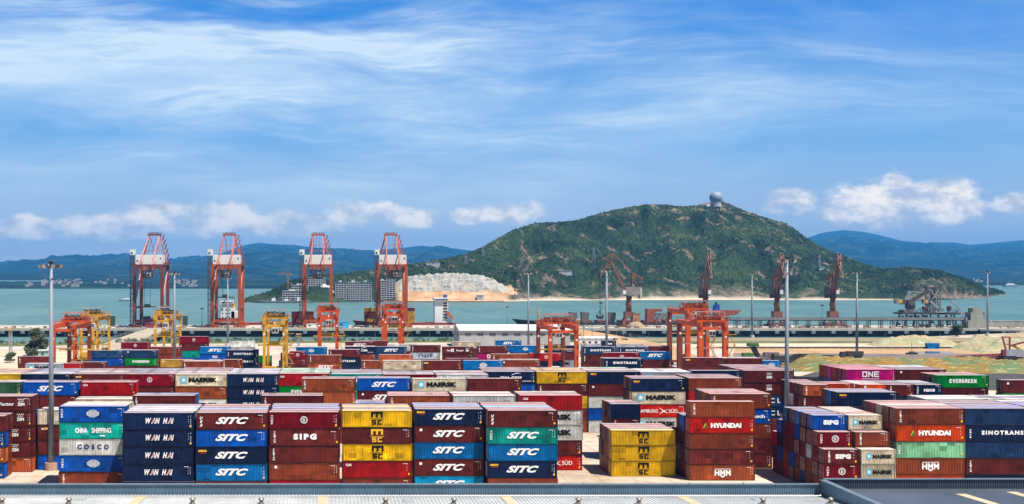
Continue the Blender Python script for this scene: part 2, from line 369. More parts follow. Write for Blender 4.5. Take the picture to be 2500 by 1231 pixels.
# ------------------------------------------------------------------ shipping containers: shapes
CT = dict(maroon=(.128, .022, .018), brown=(.215, .049, .025), orangebrown=(.30, .075, .03), orange=(.46, .12, .05), red=(.40, .024, .026), dred=(.19, .007, .014), navy=(.007, .017, .058), blue=(.018, .085, .36),
          midblue=(.012, .15, .40), steel=(.018, .048, .125), teal=(.015, .29, .235), green=(.01, .22, .035), dgreen=(.03, .09, .045), ltgreen=(.22, .46, .27), yellow=(.62, .37, .012), ochre=(.45, .27, .05), white=(.60, .60, .56), cream=(.56, .49, .36),
          grey=(.36, .39, .43), magenta=(.47, .008, .16), orangered=(.55, .065, .012), sky=(.02, .32, .56), hred=(.55, .03, .02))
CNAME = dict(maroon='maroon', brown='brown', orangebrown='rust brown', orange='orange', red='red', dred='dark red', navy='navy', blue='blue', midblue='mid blue', steel='slate blue', teal='teal', green='green', dgreen='dark green',
             ltgreen='pale green', yellow='yellow', ochre='ochre', white='white', cream='cream', grey='grey', magenta='magenta', orangered='orange red', sky='sky blue', hred='bright red')

def paint_material(name, roof=False, attr=None):
    m = bpy.data.materials.new(name); m.use_nodes = True; t = NT(m.node_tree); b = t.n['Principled BSDF']
    oi = t.add('ShaderNodeObjectInfo'); o = t.add('ShaderNodeTexCoord').outputs['Object']
    base = oi.outputs['Color'] if not attr else t.add('ShaderNodeAttribute', attribute_name=attr).outputs['Color']
    off = t.add('ShaderNodeCombineXYZ'); rnd = oi.outputs['Random']
    t.l.new(t.math('MULTIPLY', rnd, 91.0), off.inputs[0]); t.l.new(t.math('MULTIPLY', rnd, 37.0), off.inputs[2])
    va = t.add('ShaderNodeVectorMath', operation='ADD'); t.l.new(o, va.inputs[0]); t.l.new(off.outputs[0], va.inputs[1]); p = va.outputs[0]
    big = t.noise(t.mapping(p, (.35, .35, .35)), 1.0, 4, .6)
    drip = t.noise(t.mapping(p, (3.2, 3.2, .28)), 1.0, 4, .65)
    spot = t.noise(t.mapping(p, (1.6, 1.6, 1.2)), 1.0, 6, .7)
    val = t.math('MULTIPLY_ADD', t.smooth(big, .3, .7), .55, .70)
    val = t.math('MULTIPLY', val, t.math('MULTIPLY_ADD', t.smooth(drip, .35, .7), -.25, 1.1))
    val = t.math('MULTIPLY', val, t.math('MULTIPLY_ADD', rnd, .36, .80))
    sn = t.add('ShaderNodeVectorMath', operation='SNAP'); t.l.new(p, sn.inputs[0]); sn.inputs[1].default_value = (1.35, 40, .95)
    wn = t.add('ShaderNodeTexWhiteNoise'); t.l.new(sn.outputs[0], wn.inputs['Vector'])          # repaired and repainted panels
    val = t.math('MULTIPLY', val, t.math('SUBTRACT', t.math('MULTIPLY_ADD', t.math('GREATER_THAN', wn.outputs[0], .965), .35, 1.0), t.math('MULTIPLY', t.math('LESS_THAN', wn.outputs[0], .06), .38)))
    hsv = t.add('ShaderNodeHueSaturation', {'Hue': 0.5}); t.l.new(base, hsv.inputs['Color']); t.l.new(val, hsv.inputs['Value'])
    hsv.inputs['Saturation'].default_value = 1.05
    c = hsv.outputs[0]
    worn = t.smooth(spot, .60, .72)
    c = t.mix(t.math('MULTIPLY', worn, t.math('MULTIPLY_ADD', rnd, .6, .2)), c, (.13, .055, .03))
    runs = t.noise(t.mapping(p, (2.2, 2.2, .10), loc=(3, 1, 7)), 1.0, 3, .7)
    c = t.mix(t.math('MULTIPLY', t.smooth(runs, .60, .70), t.math('MULTIPLY_ADD', t.smooth(big, .4, .65), .55, .1)), c, (.085, .045, .03))
    if roof:                                       # roof sheets: chalky fading, plus sun and sky glare put into the colour
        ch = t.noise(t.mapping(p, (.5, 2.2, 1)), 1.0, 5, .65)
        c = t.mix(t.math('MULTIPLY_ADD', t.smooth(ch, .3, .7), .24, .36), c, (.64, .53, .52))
    t.l.new(c, b.inputs['Base Color']); b.inputs['Roughness'].default_value = .62 if roof else .5; b.inputs['Specular IOR Level'].default_value = .2
    if roof:
        bn = t.add('ShaderNodeBump', {'Strength': .35, 'Distance': .12}); t.l.new(spot, bn.inputs['Height']); t.l.new(bn.outputs[0], b.inputs['Normal'])
    return m
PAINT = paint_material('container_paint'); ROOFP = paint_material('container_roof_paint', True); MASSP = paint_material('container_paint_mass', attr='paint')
STEEL = mat('galvanised_steel', (.42, .43, .45), .45, .6, var=.15, scale=2)
DARKST = mat('dark_steel', (.03, .03, .034), .6, .3, var=.3, scale=2)

_CM = {}
def container_meshes(L, H):
    k = (L, H)
    if k in _CM: return _CM[k]
    D = 1.22; x0, x1 = -L / 2, L / 2; pw = .16
    w_ = MB(); n = int(round((L - 2 * pw) / .278)); a, b = x0 + pw, x1 - pw; st = (b - a) / n
    for sgn in (-1, 1):                            # corrugated long sides
        prof = []
        for i in range(n):
            q = a + i * st; prof += [(q, .105), (q + st * .16, .02), (q + st * .5, .02), (q + st * .66, .105)]
        prof.append((b, .105)); z0, z1 = .16, H - .1
        vs = [(x, sgn * (D - d), z) for x, d in prof for z in (z0, z1)]
        fs = [(2 * i, 2 * i + 2, 2 * i + 3, 2 * i + 1) if sgn < 0 else (2 * i, 2 * i + 1, 2 * i + 3, 2 * i + 2) for i in range(len(prof) - 1)]
        w_.add(vs, fs)
    prof = []; n2 = 8; st = (2 * D - .32) / n2     # ribbed blind end
    for i in range(n2): q = -D + .16 + i * st; prof += [(q, .08), (q + st * .2, .03), (q + st * .5, .03), (q + st * .7, .08)]
    prof.append((D - .16, .08))
    w_.add([(x1 - d, y, z) for y, d in prof for z in (.16, H - .1)], [(2 * i, 2 * i + 2, 2 * i + 3, 2 * i + 1) for i in range(len(prof) - 1)])
    w_.add([(x0 + .05, -D + .05, .1), (x1 - .05, -D + .05, .1), (x1 - .05, D - .05, .1), (x0 + .05, D - .05, .1)], [(0, 3, 2, 1)])
    fr = MB()
    for y in (-D, D - .12):
        fr.bx(x0 + pw, x1 - pw, y, y + .12, 0.02, .16); fr.bx(x0 + pw, x1 - pw, y, y + .12, H - .1, H - .012)
    for x in (x0, x1 - .1):
        fr.bx(x, x + .1, -D + pw, D - pw, 0.02, .16); fr.bx(x, x + .1, -D + pw, D - pw, H - .12, H - .012)
    for x in (x0, x1 - pw):
        for y in (-D, D - pw):
            fr.bx(x, x + pw, y, y + pw, .12, H - .12)
            fr.bx(x - .005, x + pw + .005, y - .005, y + pw + .005, 0, .12); fr.bx(x - .005, x + pw + .005, y - .005, y + pw + .005, H - .12, H)
    rf = MB(); m_ = 22                              # roof sheet with shallow pressed ribs
    xs = [x0 + .1 + (L - .2) * i / (m_ * 2) for i in range(m_ * 2 + 1)]
    vs = [(x, y, H - (.035 if i % 2 else .012)) for i, x in enumerate(xs) for y in (-D + .1, D - .1)]
    rf.add(vs, [(2 * i, 2 * i + 2, 2 * i + 3, 2 * i + 1) for i in range(len(xs) - 1)])
    dr = MB()
    for s in (-1, 1): dr.bx(x0 + .03, x0 + .08, min(0, s * (D - .17)) + (.01 if s > 0 else 0), max(0, s * (D - .17)) - (.01 if s < 0 else 0), .17, H - .13)
    lk = MB()
    for y in (-.85, -.3, .3, .85): lk.tube((x0 + .005, y, .1), (x0 + .005, y, H - .1), .022, n=5); lk.bx(x0 - .02, x0 + .03, y - .06, y + .2, 1.0, 1.08)
    mk = []
    for var in range(3):
        d = Deco(-D - .012); rr = random.Random(var); zc = H / 2
        u0 = L / 2 - .62
        if var != 1:
            for i in range(4 + var): d.rect(u0 + .05, u0 + .14, zc + .85 - i * rr.uniform(.24, .36), zc + .95 - i * .3 + rr.uniform(-.03, .03), 0)
        if var != 2: d.rect(u0 - .95, u0 - .15, zc + 1.0, zc + 1.07, 0)
        for i in range(3): d.rect(u0 - .30, u0 - .24, zc + .7 - i * .46, zc + .84 - i * .46 + rr.uniform(-.05, .05), 0)
        if var: d.rect(u0 - .1, u0 + .22, zc - .82 - .1 * var, zc - .5 - .1 * var, 1)
        mk.append(d.m)
    out = dict(corrugated_walls=w_.mesh('corrugated_walls'), frame=fr.mesh('frame'), roof_panel=rf.mesh('roof_panel'), door=dr.mesh('door'), lock_rods=lk.mesh('lock_rods'))
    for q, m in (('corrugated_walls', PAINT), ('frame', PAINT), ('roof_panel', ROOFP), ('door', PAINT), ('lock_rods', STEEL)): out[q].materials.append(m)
    out['marks'] = []
    for m in mk:
        me = m.mesh('data_marks'); me.materials.append(DM[0]); me.materials.append(DM[2]); me.polygons.foreach_set('material_index', m.mi); out['marks'].append(me)
    _CM[k] = out; return out
DM = deco_materials()
_LM = {}
def mark_mesh(keys, L, H):
    k = (keys, L, H)
    if k not in _LM:
        d = Deco(-1.22 - .014)
        for q in keys.split('/'): draw_mark(d, q, L)
        for i, p in enumerate(d.m.v): d.m.v[i] = (p[0], p[1], p[2] + H / 2)
        if not d.m.f: _LM[k] = None
        else:
            me = d.m.mesh('lettering')
            for m in DM: me.materials.append(m)
            me.polygons.foreach_set('material_index', d.m.mi); _LM[k] = me
    return _LM[k]

# ------------------------------------------------------------------ shipping containers: where each stack stands
BOXES = []          # every container: position, size, colour, mark, place in its stack
BAYS = {}
POOL = ['maroon'] * 7 + ['brown'] * 5 + ['red', 'dred', 'navy', 'navy', 'blue', 'blue', 'orangebrown', 'grey', 'white', 'steel']
rng = random.Random(5)
def bay(block, X, Y, front, roofs='', rows=None, ft=40, std=False, top=None):
    """one stack of containers and the rows behind it. front: containers of the near face, top first; roofs: topmost containers of the following rows"""
    L = 12.19 if ft == 40 else 6.06; H = 2.60 if std else 2.90; pitch = H + .05
    front = front.split(); roofs = roofs.split()
    rows = rows or [len(front)] * (1 + len(roofs)); nmax = max(rows); first = {}
    for lev in range(nmax, 0, -1):
        for r, n in enumerate(rows):
            if n >= lev: first[lev] = r; break
    b = BAYS.setdefault(block, []); bi = dict(X=X, Y=Y, id=len(b)); b.append(bi); ri = 0
    for r, n in enumerate(rows):
        for lev in range(n, 0, -1):
            spec = None
            if first.get(lev) == r:
                i = nmax - lev
                if i < len(front): spec = front[i]
            elif lev == n and r > 0 and r - 1 < len(roofs): spec = roofs[r - 1]
            if spec is None: spec = rng.choice(POOL)
            c, _, mk = spec.partition(':')
            jx, jy = rng.uniform(-.10, .10), rng.uniform(-.07, .07)
            if lev == n: jx *= 1.5
            BOXES.append(dict(block=block, bay=bi, row=r, lev=lev, n=n, x=X + L / 2 + jx, y=Y + 1.22 + r * 2.6 + jy, z=(lev - 1) * pitch, L=L, H=H, c=c, mk=mk, ft=ft))

A, B, C, D, FY = 'front-block', 'second-block', 'third-block', 'fourth-block', 'far-yard'
M = 'maroon'
bay(A, -74.5, 208, 'maroon blue orangebrown blue', 'maroon')
bay(A, wx(144, 199), 199, 'blue:GLOBE/cn teal:CHINA white:COSCO blue:GLOBE/cn brown:tex', 'cream cream')
bay(A, -36.6, 190, 'navy:WANHAI navy:WANHAI navy:WANHAI navy:WANHAI navy', 'grey grey grey steel')
bay(A, -24.1, 190, 'maroon:SITC/UES blue:SITC navy:SITC/seaco midblue:SITC brown', 'maroon midblue maroon brown')
bay(A, wx(657, 191), 191, 'dred:DP/cn maroon:SIPG/tex maroon:tex brown:sq red:CAI', 'maroon blue steel steel')
bay(A, wx(836, 193), 193, 'yellow:MSC maroon:MSCY yellow:MSC red:CAI brown', 'maroon yellow maroon')
bay(A, 13.9, 195, 'navy:SITC/seaco maroon:SITC/sq midblue:SITC maroon:SITC/sq sky:SITC', 'maroon midblue steel')
bay(A, 26.5, 193, 'maroon:UES teal:SITC/cn midblue:SITC navy:SITCP/seaco brown:tex', 'maroon sky orangebrown maroon')
bay(A, 52.4, 210, 'yellow:MSC yellow:MSC yellow:MSC', 'maroon brown maroon')
bay(A, 65.8, 206, 'orangebrown:tex hred:HYUNDAI brown maroon orangebrown:HMM', 'blue maroon brown', rows=[5, 4, 4, 3])
bay(A, 85.3, 193, 'blue:SIPG dred:DP/cn maroon:SIPG/tex dred:DP/cn maroon', 'x x maroon blue maroon steel blue', rows=[3, 4, 5, 5, 5, 5, 5, 4, 3], ft=20, std=True)
bay(A, 91.75, 193, 'cream:MAERSK brown:tex cream:MAERSK cream:MAERSK maroon', 'x x orange cream cream cream', rows=[3, 4, 5, 5, 5, 5, 5], ft=20, std=True)
bay(A, 99.3, 196, 'brown:tex orangered:HYUNDAI ltgreen:cn orangebrown:HMM orangered', 'brown cream red maroon', rows=[5] * 5)
bay(A, 111.6, 196, 'steel navy:SINO steel maroon:tex navy', 'blue maroon steel maroon', rows=[5] * 5)
bay(A, 124.0, 196, 'navy navy navy maroon navy', 'orange blue blue white', rows=[5] * 5)

bay(B, -71.1, 214.8, 'maroon:FACTOR maroon:FACTOR maroon:ZIMR maroon:ZIMR orangebrown', 'maroon')
bay(B, -58.6, 217, 'cream maroon:texy maroon:ZIM blue', 'cream')
bay(B, -52.8, 223, 'cream cream maroon maroon maroon', 'cream', std=True)
bay(B, -39.6, 216, 'maroon:tex maroon white maroon maroon', 'midblue')
bay(B, -14.7, 216, 'maroon:tex maroon brown maroon maroon', 'brown')
bay(B, 3.9, 217, 'midblue maroon blue brown maroon', 'maroon', ft=20, std=True)
bay(B, 10.2, 216, 'orangebrown:tex brown maroon maroon maroon', 'orange brown')
bay(B, 22.8, 216, 'white:YML maroon brown maroon red', 'orange white')
bay(B, 36.1, 216.5, 'red:CAI white:MAERSK white:MAERSK maroon hred:HSUD', 'maroon cream')
bay(B, 56.5, 227, 'navy maroon:tex brown maroon', 'maroon brown', ft=20)
bay(B, 74.2, 219, 'brown:tex blue:CH brown maroon maroon', 'orange brown maroon')
bay(B, 100.7, 222, 'navy:seaco navy blue maroon navy', 'midblue maroon', std=False)
bay(B, 119.0, 223, 'white maroon brown maroon blue', 'white grey', std=True)
bay(B, 131.6, 223, 'white maroon brown maroon navy', 'steel white', std=True)
bay(B, 144.2, 223, 'orange maroon brown maroon navy', 'blue blue', std=True)

bay(C, -80.9, 242, 'dgreen maroon maroon brown maroon', 'cream')
bay(C, -68.5, 242, 'blue:SITC maroon red:SL maroon blue', 'maroon')
bay(C, -56.0, 242, 'red:CAI maroon:texy maroon brown maroon', 'maroon')
bay(C, -7.7, 250, 'orangebrown:tex orange brown maroon brown', 'maroon')
bay(C, 5.0, 251, 'blue:SITC maroon:SITC/sq maroon brown maroon', 'maroon')
bay(C, 17.4, 250, 'cream:MAERSK maroon maroon brown blue', '')
bay(C, 29.8, 250, 'maroon maroon brown maroon red', '')
bay(C, 66.9, 250, 'navy:seaco cream:MAERSK hred:HSUD white:MAERSK maroon', 'maroon brown')
bay(C, 80.2, 251, 'brown red maroon brown maroon', 'maroon brown maroon')
bay(C, 106.0, 251, 'orangebrown:tex maroon:cn maroon brown maroon', 'maroon brown maroon maroon', ft=20, std=True)
bay(C, 112.4, 253.6, 'orangered maroon maroon brown maroon', 'brown', ft=20, std=True)
bay(C, 118.9, 251, 'orangered:sq maroon maroon brown maroon', 'white cream grey', ft=20, std=True)
bay(C, 125.2, 251, 'maroon:tex navy maroon brown maroon', 'maroon steel steel', ft=20, std=True)
bay(C, 131.6, 251, 'navy:NBOS/cn navy maroon brown maroon', 'steel grey grey', ft=20, std=True)
bay(C, 140.0, 258, 'green:EVER maroon:tex maroon brown maroon', 'maroon red')
bay(C, 148.6, 246.5, 'maroon:sq green:EVER maroon brown maroon', '')

bay(D, -86.7, 261, 'yellow maroon brown maroon blue', 'yellow maroon orange maroon yellow')
bay(D, -74.3, 261, 'navy maroon brown maroon blue', 'white steel steel steel steel')
bay(D, -62.2, 261, 'maroon:texy maroon brown maroon red', 'maroon white maroon maroon brown')
bay(D, -50.1, 261, 'dred:DP maroon maroon red maroon', 'maroon steel steel steel steel')
bay(D, -37.9, 260.5, 'cream:MAERSK orangebrown white:MAERSK maroon brown', 'maroon white maroon maroon maroon brown')
bay(D, -25.6, 261, 'navy:WANHAI navy:WANHAI navy:WANHAI maroon brown', 'grey grey grey grey grey')
bay(D, -13.6, 262, 'red:CAI green:EVER maroon maroon brown', 'ltgreen ltgreen ltgreen ltgreen ltgreen')
bay(D, -1.1, 261, 'teal:SITC teal:SITC teal maroon brown', 'steel maroon maroon steel')
bay(D, 11.2, 260, 'dred:DP maroon maroon brown maroon', 'grey steel maroon')
bay(D, 23.6, 260, 'white:sq maroon maroon brown blue', 'maroon maroon white')
bay(D, 36.0, 267, 'navy:CGM blue maroon brown blue', 'steel maroon maroon maroon')
bay(D, 48.5, 267, 'yellow:MSC maroon:tex yellow maroon brown', 'maroon yellow yellow maroon')
bay(D, 61.0, 267, 'navy:seaco maroon:sq white blue white', 'maroon white maroon ltgreen')
bay(D, 73.5, 266, 'grey:MAERSK maroon maroon brown blue', 'white white cream')
bay(D, 86.7, 270, 'navy maroon brown maroon maroon', '')
bay(D, 99.6, 270, 'maroon:ZIM maroon:ZIM steel:CL steel:CL maroon', 'maroon red maroon maroon maroon maroon')
bay(D, 125.9, 273, 'magenta:ONE maroon magenta maroon maroon', 'red red magenta red red')
bay(D, 138.4, 273, 'maroon:sq maroon maroon brown maroon', 'steel maroon white grey')

def far(px, Y, front, roofs='', ft=40, std=False): bay(FY, wx(px, Y), Y, front, roofs, ft=ft, std=std)
far(44, 390, 'maroon:tex maroon maroon'); far(60, 359, 'grey:MAERSK maroon maroon', 'maroon'); far(155, 361, 'red maroon navy', ft=20); far(170, 366, 'maroon:sq maroon brown')
far(224, 419, 'steel blue maroon'); far(282, 424, 'grey teal maroon', ft=20); far(304, 420, 'steel:sq green:EVER maroon', 'brown'); far(295, 467, 'dred:DP maroon maroon')
far(366, 438, 'brown brown maroon', 'maroon'); far(391, 412, 'ochre:sq maroon', ''); far(437, 458, 'dred:DP maroon:tex teal blue'); far(488, 440, 'midblue:SITC blue:MCC navy')
far(552, 421, 'navy:SINO navy:SINO navy', 'maroon'); far(445, 333, 'brown:tex maroon maroon brown', 'cream'); far(543, 340, 'brown maroon maroon brown', ft=20); far(559, 519, 'white grey')
far(723, 437, 'midblue:GLOBE maroon maroon', 'ltgreen'); far(752, 396, 'brown:tex orange:SITC brown'); far(707, 415, 'dred:DP maroon maroon', ft=20)
far(842, 470, 'maroon:SITC maroon navy'); far(879, 476, 'maroon:SITC maroon navy'); far(843, 440, 'navy:CGM brown navy', 'white'); far(918, 440, 'steel:SITC steel:SITC navy'); far(802, 423, 'maroon:tex navy:SINO navy:CGM', 'maroon')
far(884, 372, 'orangebrown:tex maroon brown', ft=20); far(946, 455, 'white dred:DP maroon'); far(926, 398, 'orange brown ochre'); far(935, 336, 'cream:OOCL maroon brown maroon')
far(1002, 449, 'maroon:tex grey:COSCO maroon'); far(1080, 440, 'maroon:FACTOR maroon maroon'); far(1089, 418, 'maroon maroon'); far(1165, 444, 'maroon:tex magenta:ONE maroon'); far(1104, 471, 'cream:OOCL maroon maroon')
far(1030, 336, 'maroon:texy maroon brown maroon'); far(1130, 336, 'midblue:GLOBE maroon brown maroon', ''); far(1199, 362, 'orangebrown:tex brown maroon brown'); far(1211, 526, 'midblue:SITC midblue')
far(1246, 446, 'midblue:GLOBE maroon maroon'); far(1222, 338, 'brown:sq brown maroon brown', 'maroon'); far(1293, 405, 'red:DP navy maroon'); far(1332, 447, 'navy:CGM maroon grey:MAERSK')
far(1422, 398, 'steel:SINO maroon:tex maroon maroon'); far(1510, 438, 'steel:SINO maroon maroon'); far(1560, 442, 'maroon brown maroon', 'maroon'); far(1561, 413, 'midblue:SITC maroon maroon')
far(1473, 368, 'dred:DP maroon maroon maroon', ''); far(1474, 344, 'navy:SINO navy maroon maroon', 'brown'); far(1670, 347, 'maroon:texy maroon maroon maroon', ''); far(1765, 345, 'maroon maroon maroon brown', 'white')
far(626, 432, 'green maroon', ft=20); far(684, 446, 'maroon navy', 'brown', ft=20); far(1862, 372, 'midblue:GLOBE midblue maroon', ft=20); far(1470, 478, 'navy:NBOS navy maroon', ft=20); far(1505, 500, 'grey steel'); far(1420, 500, 'grey grey')
for i, (px, Y) in enumerate(((2264, 551),)): bay(FY, wx(px, Y), Y, 'midblue', ft=20)

# ---- how much of each container the photograph's viewpoint shows (nearest faces painted over farther ones)
def shown_counts():
    wd, ht = 1250, 616; buf = np.full((ht, wd), -1, np.int32)
    yy, xx = np.mgrid[0:ht, 0:wd]; xx = xx + .5; yy = yy + .5
    def quad(ps, i):
        q = [(((CX + F * x / y) / 2), ((HZ - F * (z - CAMZ) / y) / 2)) for x, y, z in ps]
        a0, a1 = max(0, int(min(p[0] for p in q))), min(wd, int(max(p[0] for p in q)) + 2); b0, b1 = max(0, int(min(p[1] for p in q))), min(ht, int(max(p[1] for p in q)) + 2)
        if a1 <= a0 or b1 <= b0: return
        X, Y = xx[b0:b1, a0:a1], yy[b0:b1, a0:a1]; s1 = np.ones(X.shape, bool); s2 = s1.copy()
        for (ax, ay_), (bx_, by) in zip(q, q[1:] + q[:1]):
            cr = (bx_ - ax) * (Y - ay_) - (by - ay_) * (X - ax); s1 &= cr >= 0; s2 &= cr <= 0
        buf[b0:b1, a0:a1][s1 | s2] = i
    order = sorted(range(len(BOXES)), key=lambda i: (-round(BOXES[i]['y']), -abs(BOXES[i]['x']), BOXES[i]['z']))
    for i in order:
        o = BOXES[i]; x0, x1 = o['x'] - o['L'] / 2, o['x'] + o['L'] / 2; y0, y1 = o['y'] - 1.22, o['y'] + 1.22; z0, z1 = o['z'], o['z'] + o['H']
        quad([(x0, y0, z1), (x1, y0, z1), (x1, y1, z1), (x0, y1, z1)], i)
        if x0 > 0: quad([(x0, y0, z0), (x0, y0, z1), (x0, y1, z1), (x0, y1, z0)], i)
        if x1 < 0: quad([(x1, y0, z0), (x1, y0, z1), (x1, y1, z1), (x1, y1, z0)], i)
        quad([(x0, y0, z0), (x1, y0, z0), (x1, y0, z1), (x0, y0, z1)], i)
    buf[585:] = -1
    return np.bincount(buf[buf >= 0], minlength=len(BOXES))
SHOWN = shown_counts()

def build_containers(limit=280):
    for name, b in BAYS.items():
        if name == FY: ks = sorted(b, key=lambda q: q['X'] / q['Y'])
        else: ks = sorted(b, key=lambda q: q['X'])
        for i, q in enumerate(ks): q['ord'] = i + 1
    idx = [i for i in np.argsort(-SHOWN) if SHOWN[i] >= 10][:limit]
    solo = set(int(i) for i in idx); rest = []
    LEV = {0: 'topmost', 1: 'second from top', 2: 'third from top', 3: 'fourth from top', 4: 'fifth from top'}
    for i, o in enumerate(BOXES):
        if i not in solo: rest.append(o); continue
        ms = container_meshes(o['L'], o['H']); kind = 'short ' if o['ft'] == 20 else ''
        mk = o['mk'].split('/')[0]; row = '' if o['row'] == 0 else f" {ORD[o['row'] + 1]} row,"
        lab = f"{kind}{CNAME[o['c']]} container {WORDS.get(mk, '')}".strip() + f", {LEV[o['n'] - o['lev']]},{row} {ORD[o['bay']['ord']]} {o['block']} stack"
        lab = lab.replace(' ,', ',')
        wl = lab.split()
        if len(wl) > 16: lab = lab.replace(' ' + WORDS.get(mk, ''), '')
        t = thing('shipping_container', lab, 'shipping container', (o['x'], o['y'], o['z']), 0, 'shipping containers stacked in the yard')
        big = SHOWN[i] > 25; col = (*CT.get(o['c'], CT['maroon']), 1)
        parts = ['corrugated_walls', 'frame', 'roof_panel', 'door'] + (['lock_rods'] if big and o['x'] > 0 else [])
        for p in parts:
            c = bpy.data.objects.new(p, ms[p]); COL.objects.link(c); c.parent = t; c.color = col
            if p == 'frame': c.color = (*[q * .5 for q in col[:3]], 1)  # frames darkened: shade of the gaps between containers put into the colour
            if p == 'door': dpar = c
            if p == 'lock_rods': c.parent = dpar
        if big and i % 5 and o['c'] not in ('yellow',):
            c = bpy.data.objects.new('data_marks', ms['marks'][(i * 7 // 3) % 3]); COL.objects.link(c); c.parent = t
        if o['mk']:
            me = mark_mesh(o['mk'], o['L'], o['H'])
            if me: c = bpy.data.objects.new('lettering', me); COL.objects.link(c); c.parent = t; c.location.z = ((i * 37) % 11 - 5) * .012; c.location.x = ((i * 53) % 13 - 6) * .012
    m = MB(); cols = []
    for o in rest:
        m.bx(o['x'] - o['L'] / 2, o['x'] + o['L'] / 2, o['y'] - 1.21, o['y'] + 1.21, o['z'], o['z'] + o['H']); cc = CT.get(o['c'], CT['maroon']); cols += [cc, tuple(a * .52 + b * .48 for a, b in zip(cc, (.64, .53, .52)))] + [cc] * 4  # top faces paler: fading plus sun glare put into the colour
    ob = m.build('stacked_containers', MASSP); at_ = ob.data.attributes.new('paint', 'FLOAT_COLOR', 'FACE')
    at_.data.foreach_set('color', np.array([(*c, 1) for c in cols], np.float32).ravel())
    tag(ob, 'mixed containers deeper inside the yard stacks', 'containers', kind='stuff')
    print('containers', len(BOXES), 'solo', len(solo), 'visible', int((SHOWN >= 10).sum()), 'cut', int(SHOWN[idx[-1]]))

# ------------------------------------------------------------------ ground, water, hills
SEA = -5.5
def ground_material(name, cols, scale=.05, rough=.85, tracks=0.0, fine=1.0, spots=None):
    m = bpy.data.materials.new(name); m.use_nodes = True; t = NT(m.node_tree); b = t.n['Principled BSDF']
    o = t.add('ShaderNodeTexCoord').outputs['Object']
    a = t.noise(o, scale, 6, .6); c_ = t.noise(t.mapping(o, (1, 3.5, 1)), scale * 5, 5, .65); d = t.noise(o, fine * 1.7, 4, .7)
    f = t.math('ADD', t.math('MULTIPLY', a, .55), t.math('ADD', t.math('MULTIPLY', c_, .33), t.math('MULTIPLY', d, .14)))
    n = len(cols); c = t.ramp(f, [(.36 + .30 * i / (n - 1), q) for i, q in enumerate(cols)])
    if spots:
        s_ = t.noise(o, scale * 9, 3, .5); c = t.mix(t.math('MULTIPLY', t.smooth(s_, .60, .68), .8), c, spots)
    t.l.new(c, b.inputs['Base Color']); b.inputs['Roughness'].default_value = rough; b.inputs['Specular IOR Level'].default_value = .25
    bn = t.add('ShaderNodeBump', {'Strength': .4, 'Distance': .15}); t.l.new(d, bn.inputs['Height']); t.l.new(bn.outputs[0], b.inputs['Normal'])
    return m
CONC = ground_material('yard_concrete', [(.26, .20, .15), (.40, .33, .26), (.47, .40, .32), (.52, .46, .38)], .035, fine=.5, spots=(.36, .24, .14))
SANDM = ground_material('pale_sand', [(.40, .30, .20), (.50, .41, .29), (.56, .48, .36)], .04)
DIRTM = ground_material('ochre_dirt', [(.28, .16, .08), (.40, .25, .13), (.46, .31, .17)], .03)
WETM = ground_material('wet_track', [(.09, .075, .075), (.19, .14, .11), (.26, .20, .15)], .03, rough=.5)
ASPH = ground_material('asphalt', [(.035, .035, .038), (.055, .053, .052), (.085, .075, .066)], .05)
GRASM = ground_material('grass_bank', [(.05, .075, .02), (.10, .115, .035), (.21, .19, .08)], .08)
RAMPM = ground_material('ramp_concrete', [(.27, .22, .16), (.36, .30, .22), (.43, .37, .28)], .05)
BANKM = ground_material('shore_bank', [(.15, .13, .08), (.23, .19, .11), (.30, .25, .16)], .05)

def sheet(name, pts, z, m): return struct(name, MB().add([(x, y, z) for x, y in pts], [tuple(range(len(pts)))]), m)
def pxs(*pts): return [((px - CX) / F * (CAMZ * F / (py - HZ)), CAMZ * F / (py - HZ)) for px, py in pts]      # points of the ground seen at these places
# the land: one sheet with a sloping bank down into the channel
shore = [(-420, 560), (-330, 566), (-190, 590), (-90, 612), (60, 622), (300, 628), (420, 690), (900, 700)]
lb = MB(); n = len(shore)
vs = [(x, 40, 0) for x, y in shore] + [(x, y, 0) for x, y in shore] + [(x, y + 9, SEA - 1) for x, y in shore]
vs[0] = (-700, 40, 0); vs[n] = (-700, 556, 0); vs[2 * n] = (-700, 565, SEA - 1)
lb.add(vs, [(i, i + 1, n + i + 1, n + i) for i in range(n - 1)] + [(n + i, n + i + 1, 2 * n + i + 1, 2 * n + i) for i in range(n - 1)])
struct('ground', lb, CONC)
# yellow lane lines and joints on the apron
YELP = mat('lane_paint', (.55, .30, .06), .8, var=.3, dirt=(.4, .33, .25), dirt_amt=.7)
lm = MB()
for x in (-57, 48.2, 51, 81.5, 84.2): lm.add([(x, 150, .004), (x + .18, 150, .004), (x + .18, 292, .004), (x, 292, .004)], [(0, 1, 2, 3)])
for y in (188.5, 208.8, 214.5, 233.2, 239, 259, 284): lm.add([(-95, y, .008), (150, y, .008), (150, y + .16, .008), (-95, y + .16, .008)], [(0, 1, 2, 3)])
struct('lane_markings', lm, YELP)
jm = MB()
for i in range(40): x = -100 + i * 6.5; jm.add([(x, 140, .012), (x + .07, 140, .012), (x + .07, 300, .012), (x, 300, .012)], [(0, 1, 2, 3)])
for i in range(26): y = 142 + i * 6.2; jm.add([(-110, y, .016), (160, y, .016), (160, y + .08, .016), (-110, y + .08, .016)], [(0, 1, 2, 3)])
struct('concrete_joints', jm, mat('joint_filler', (.16, .12, .09), .9))
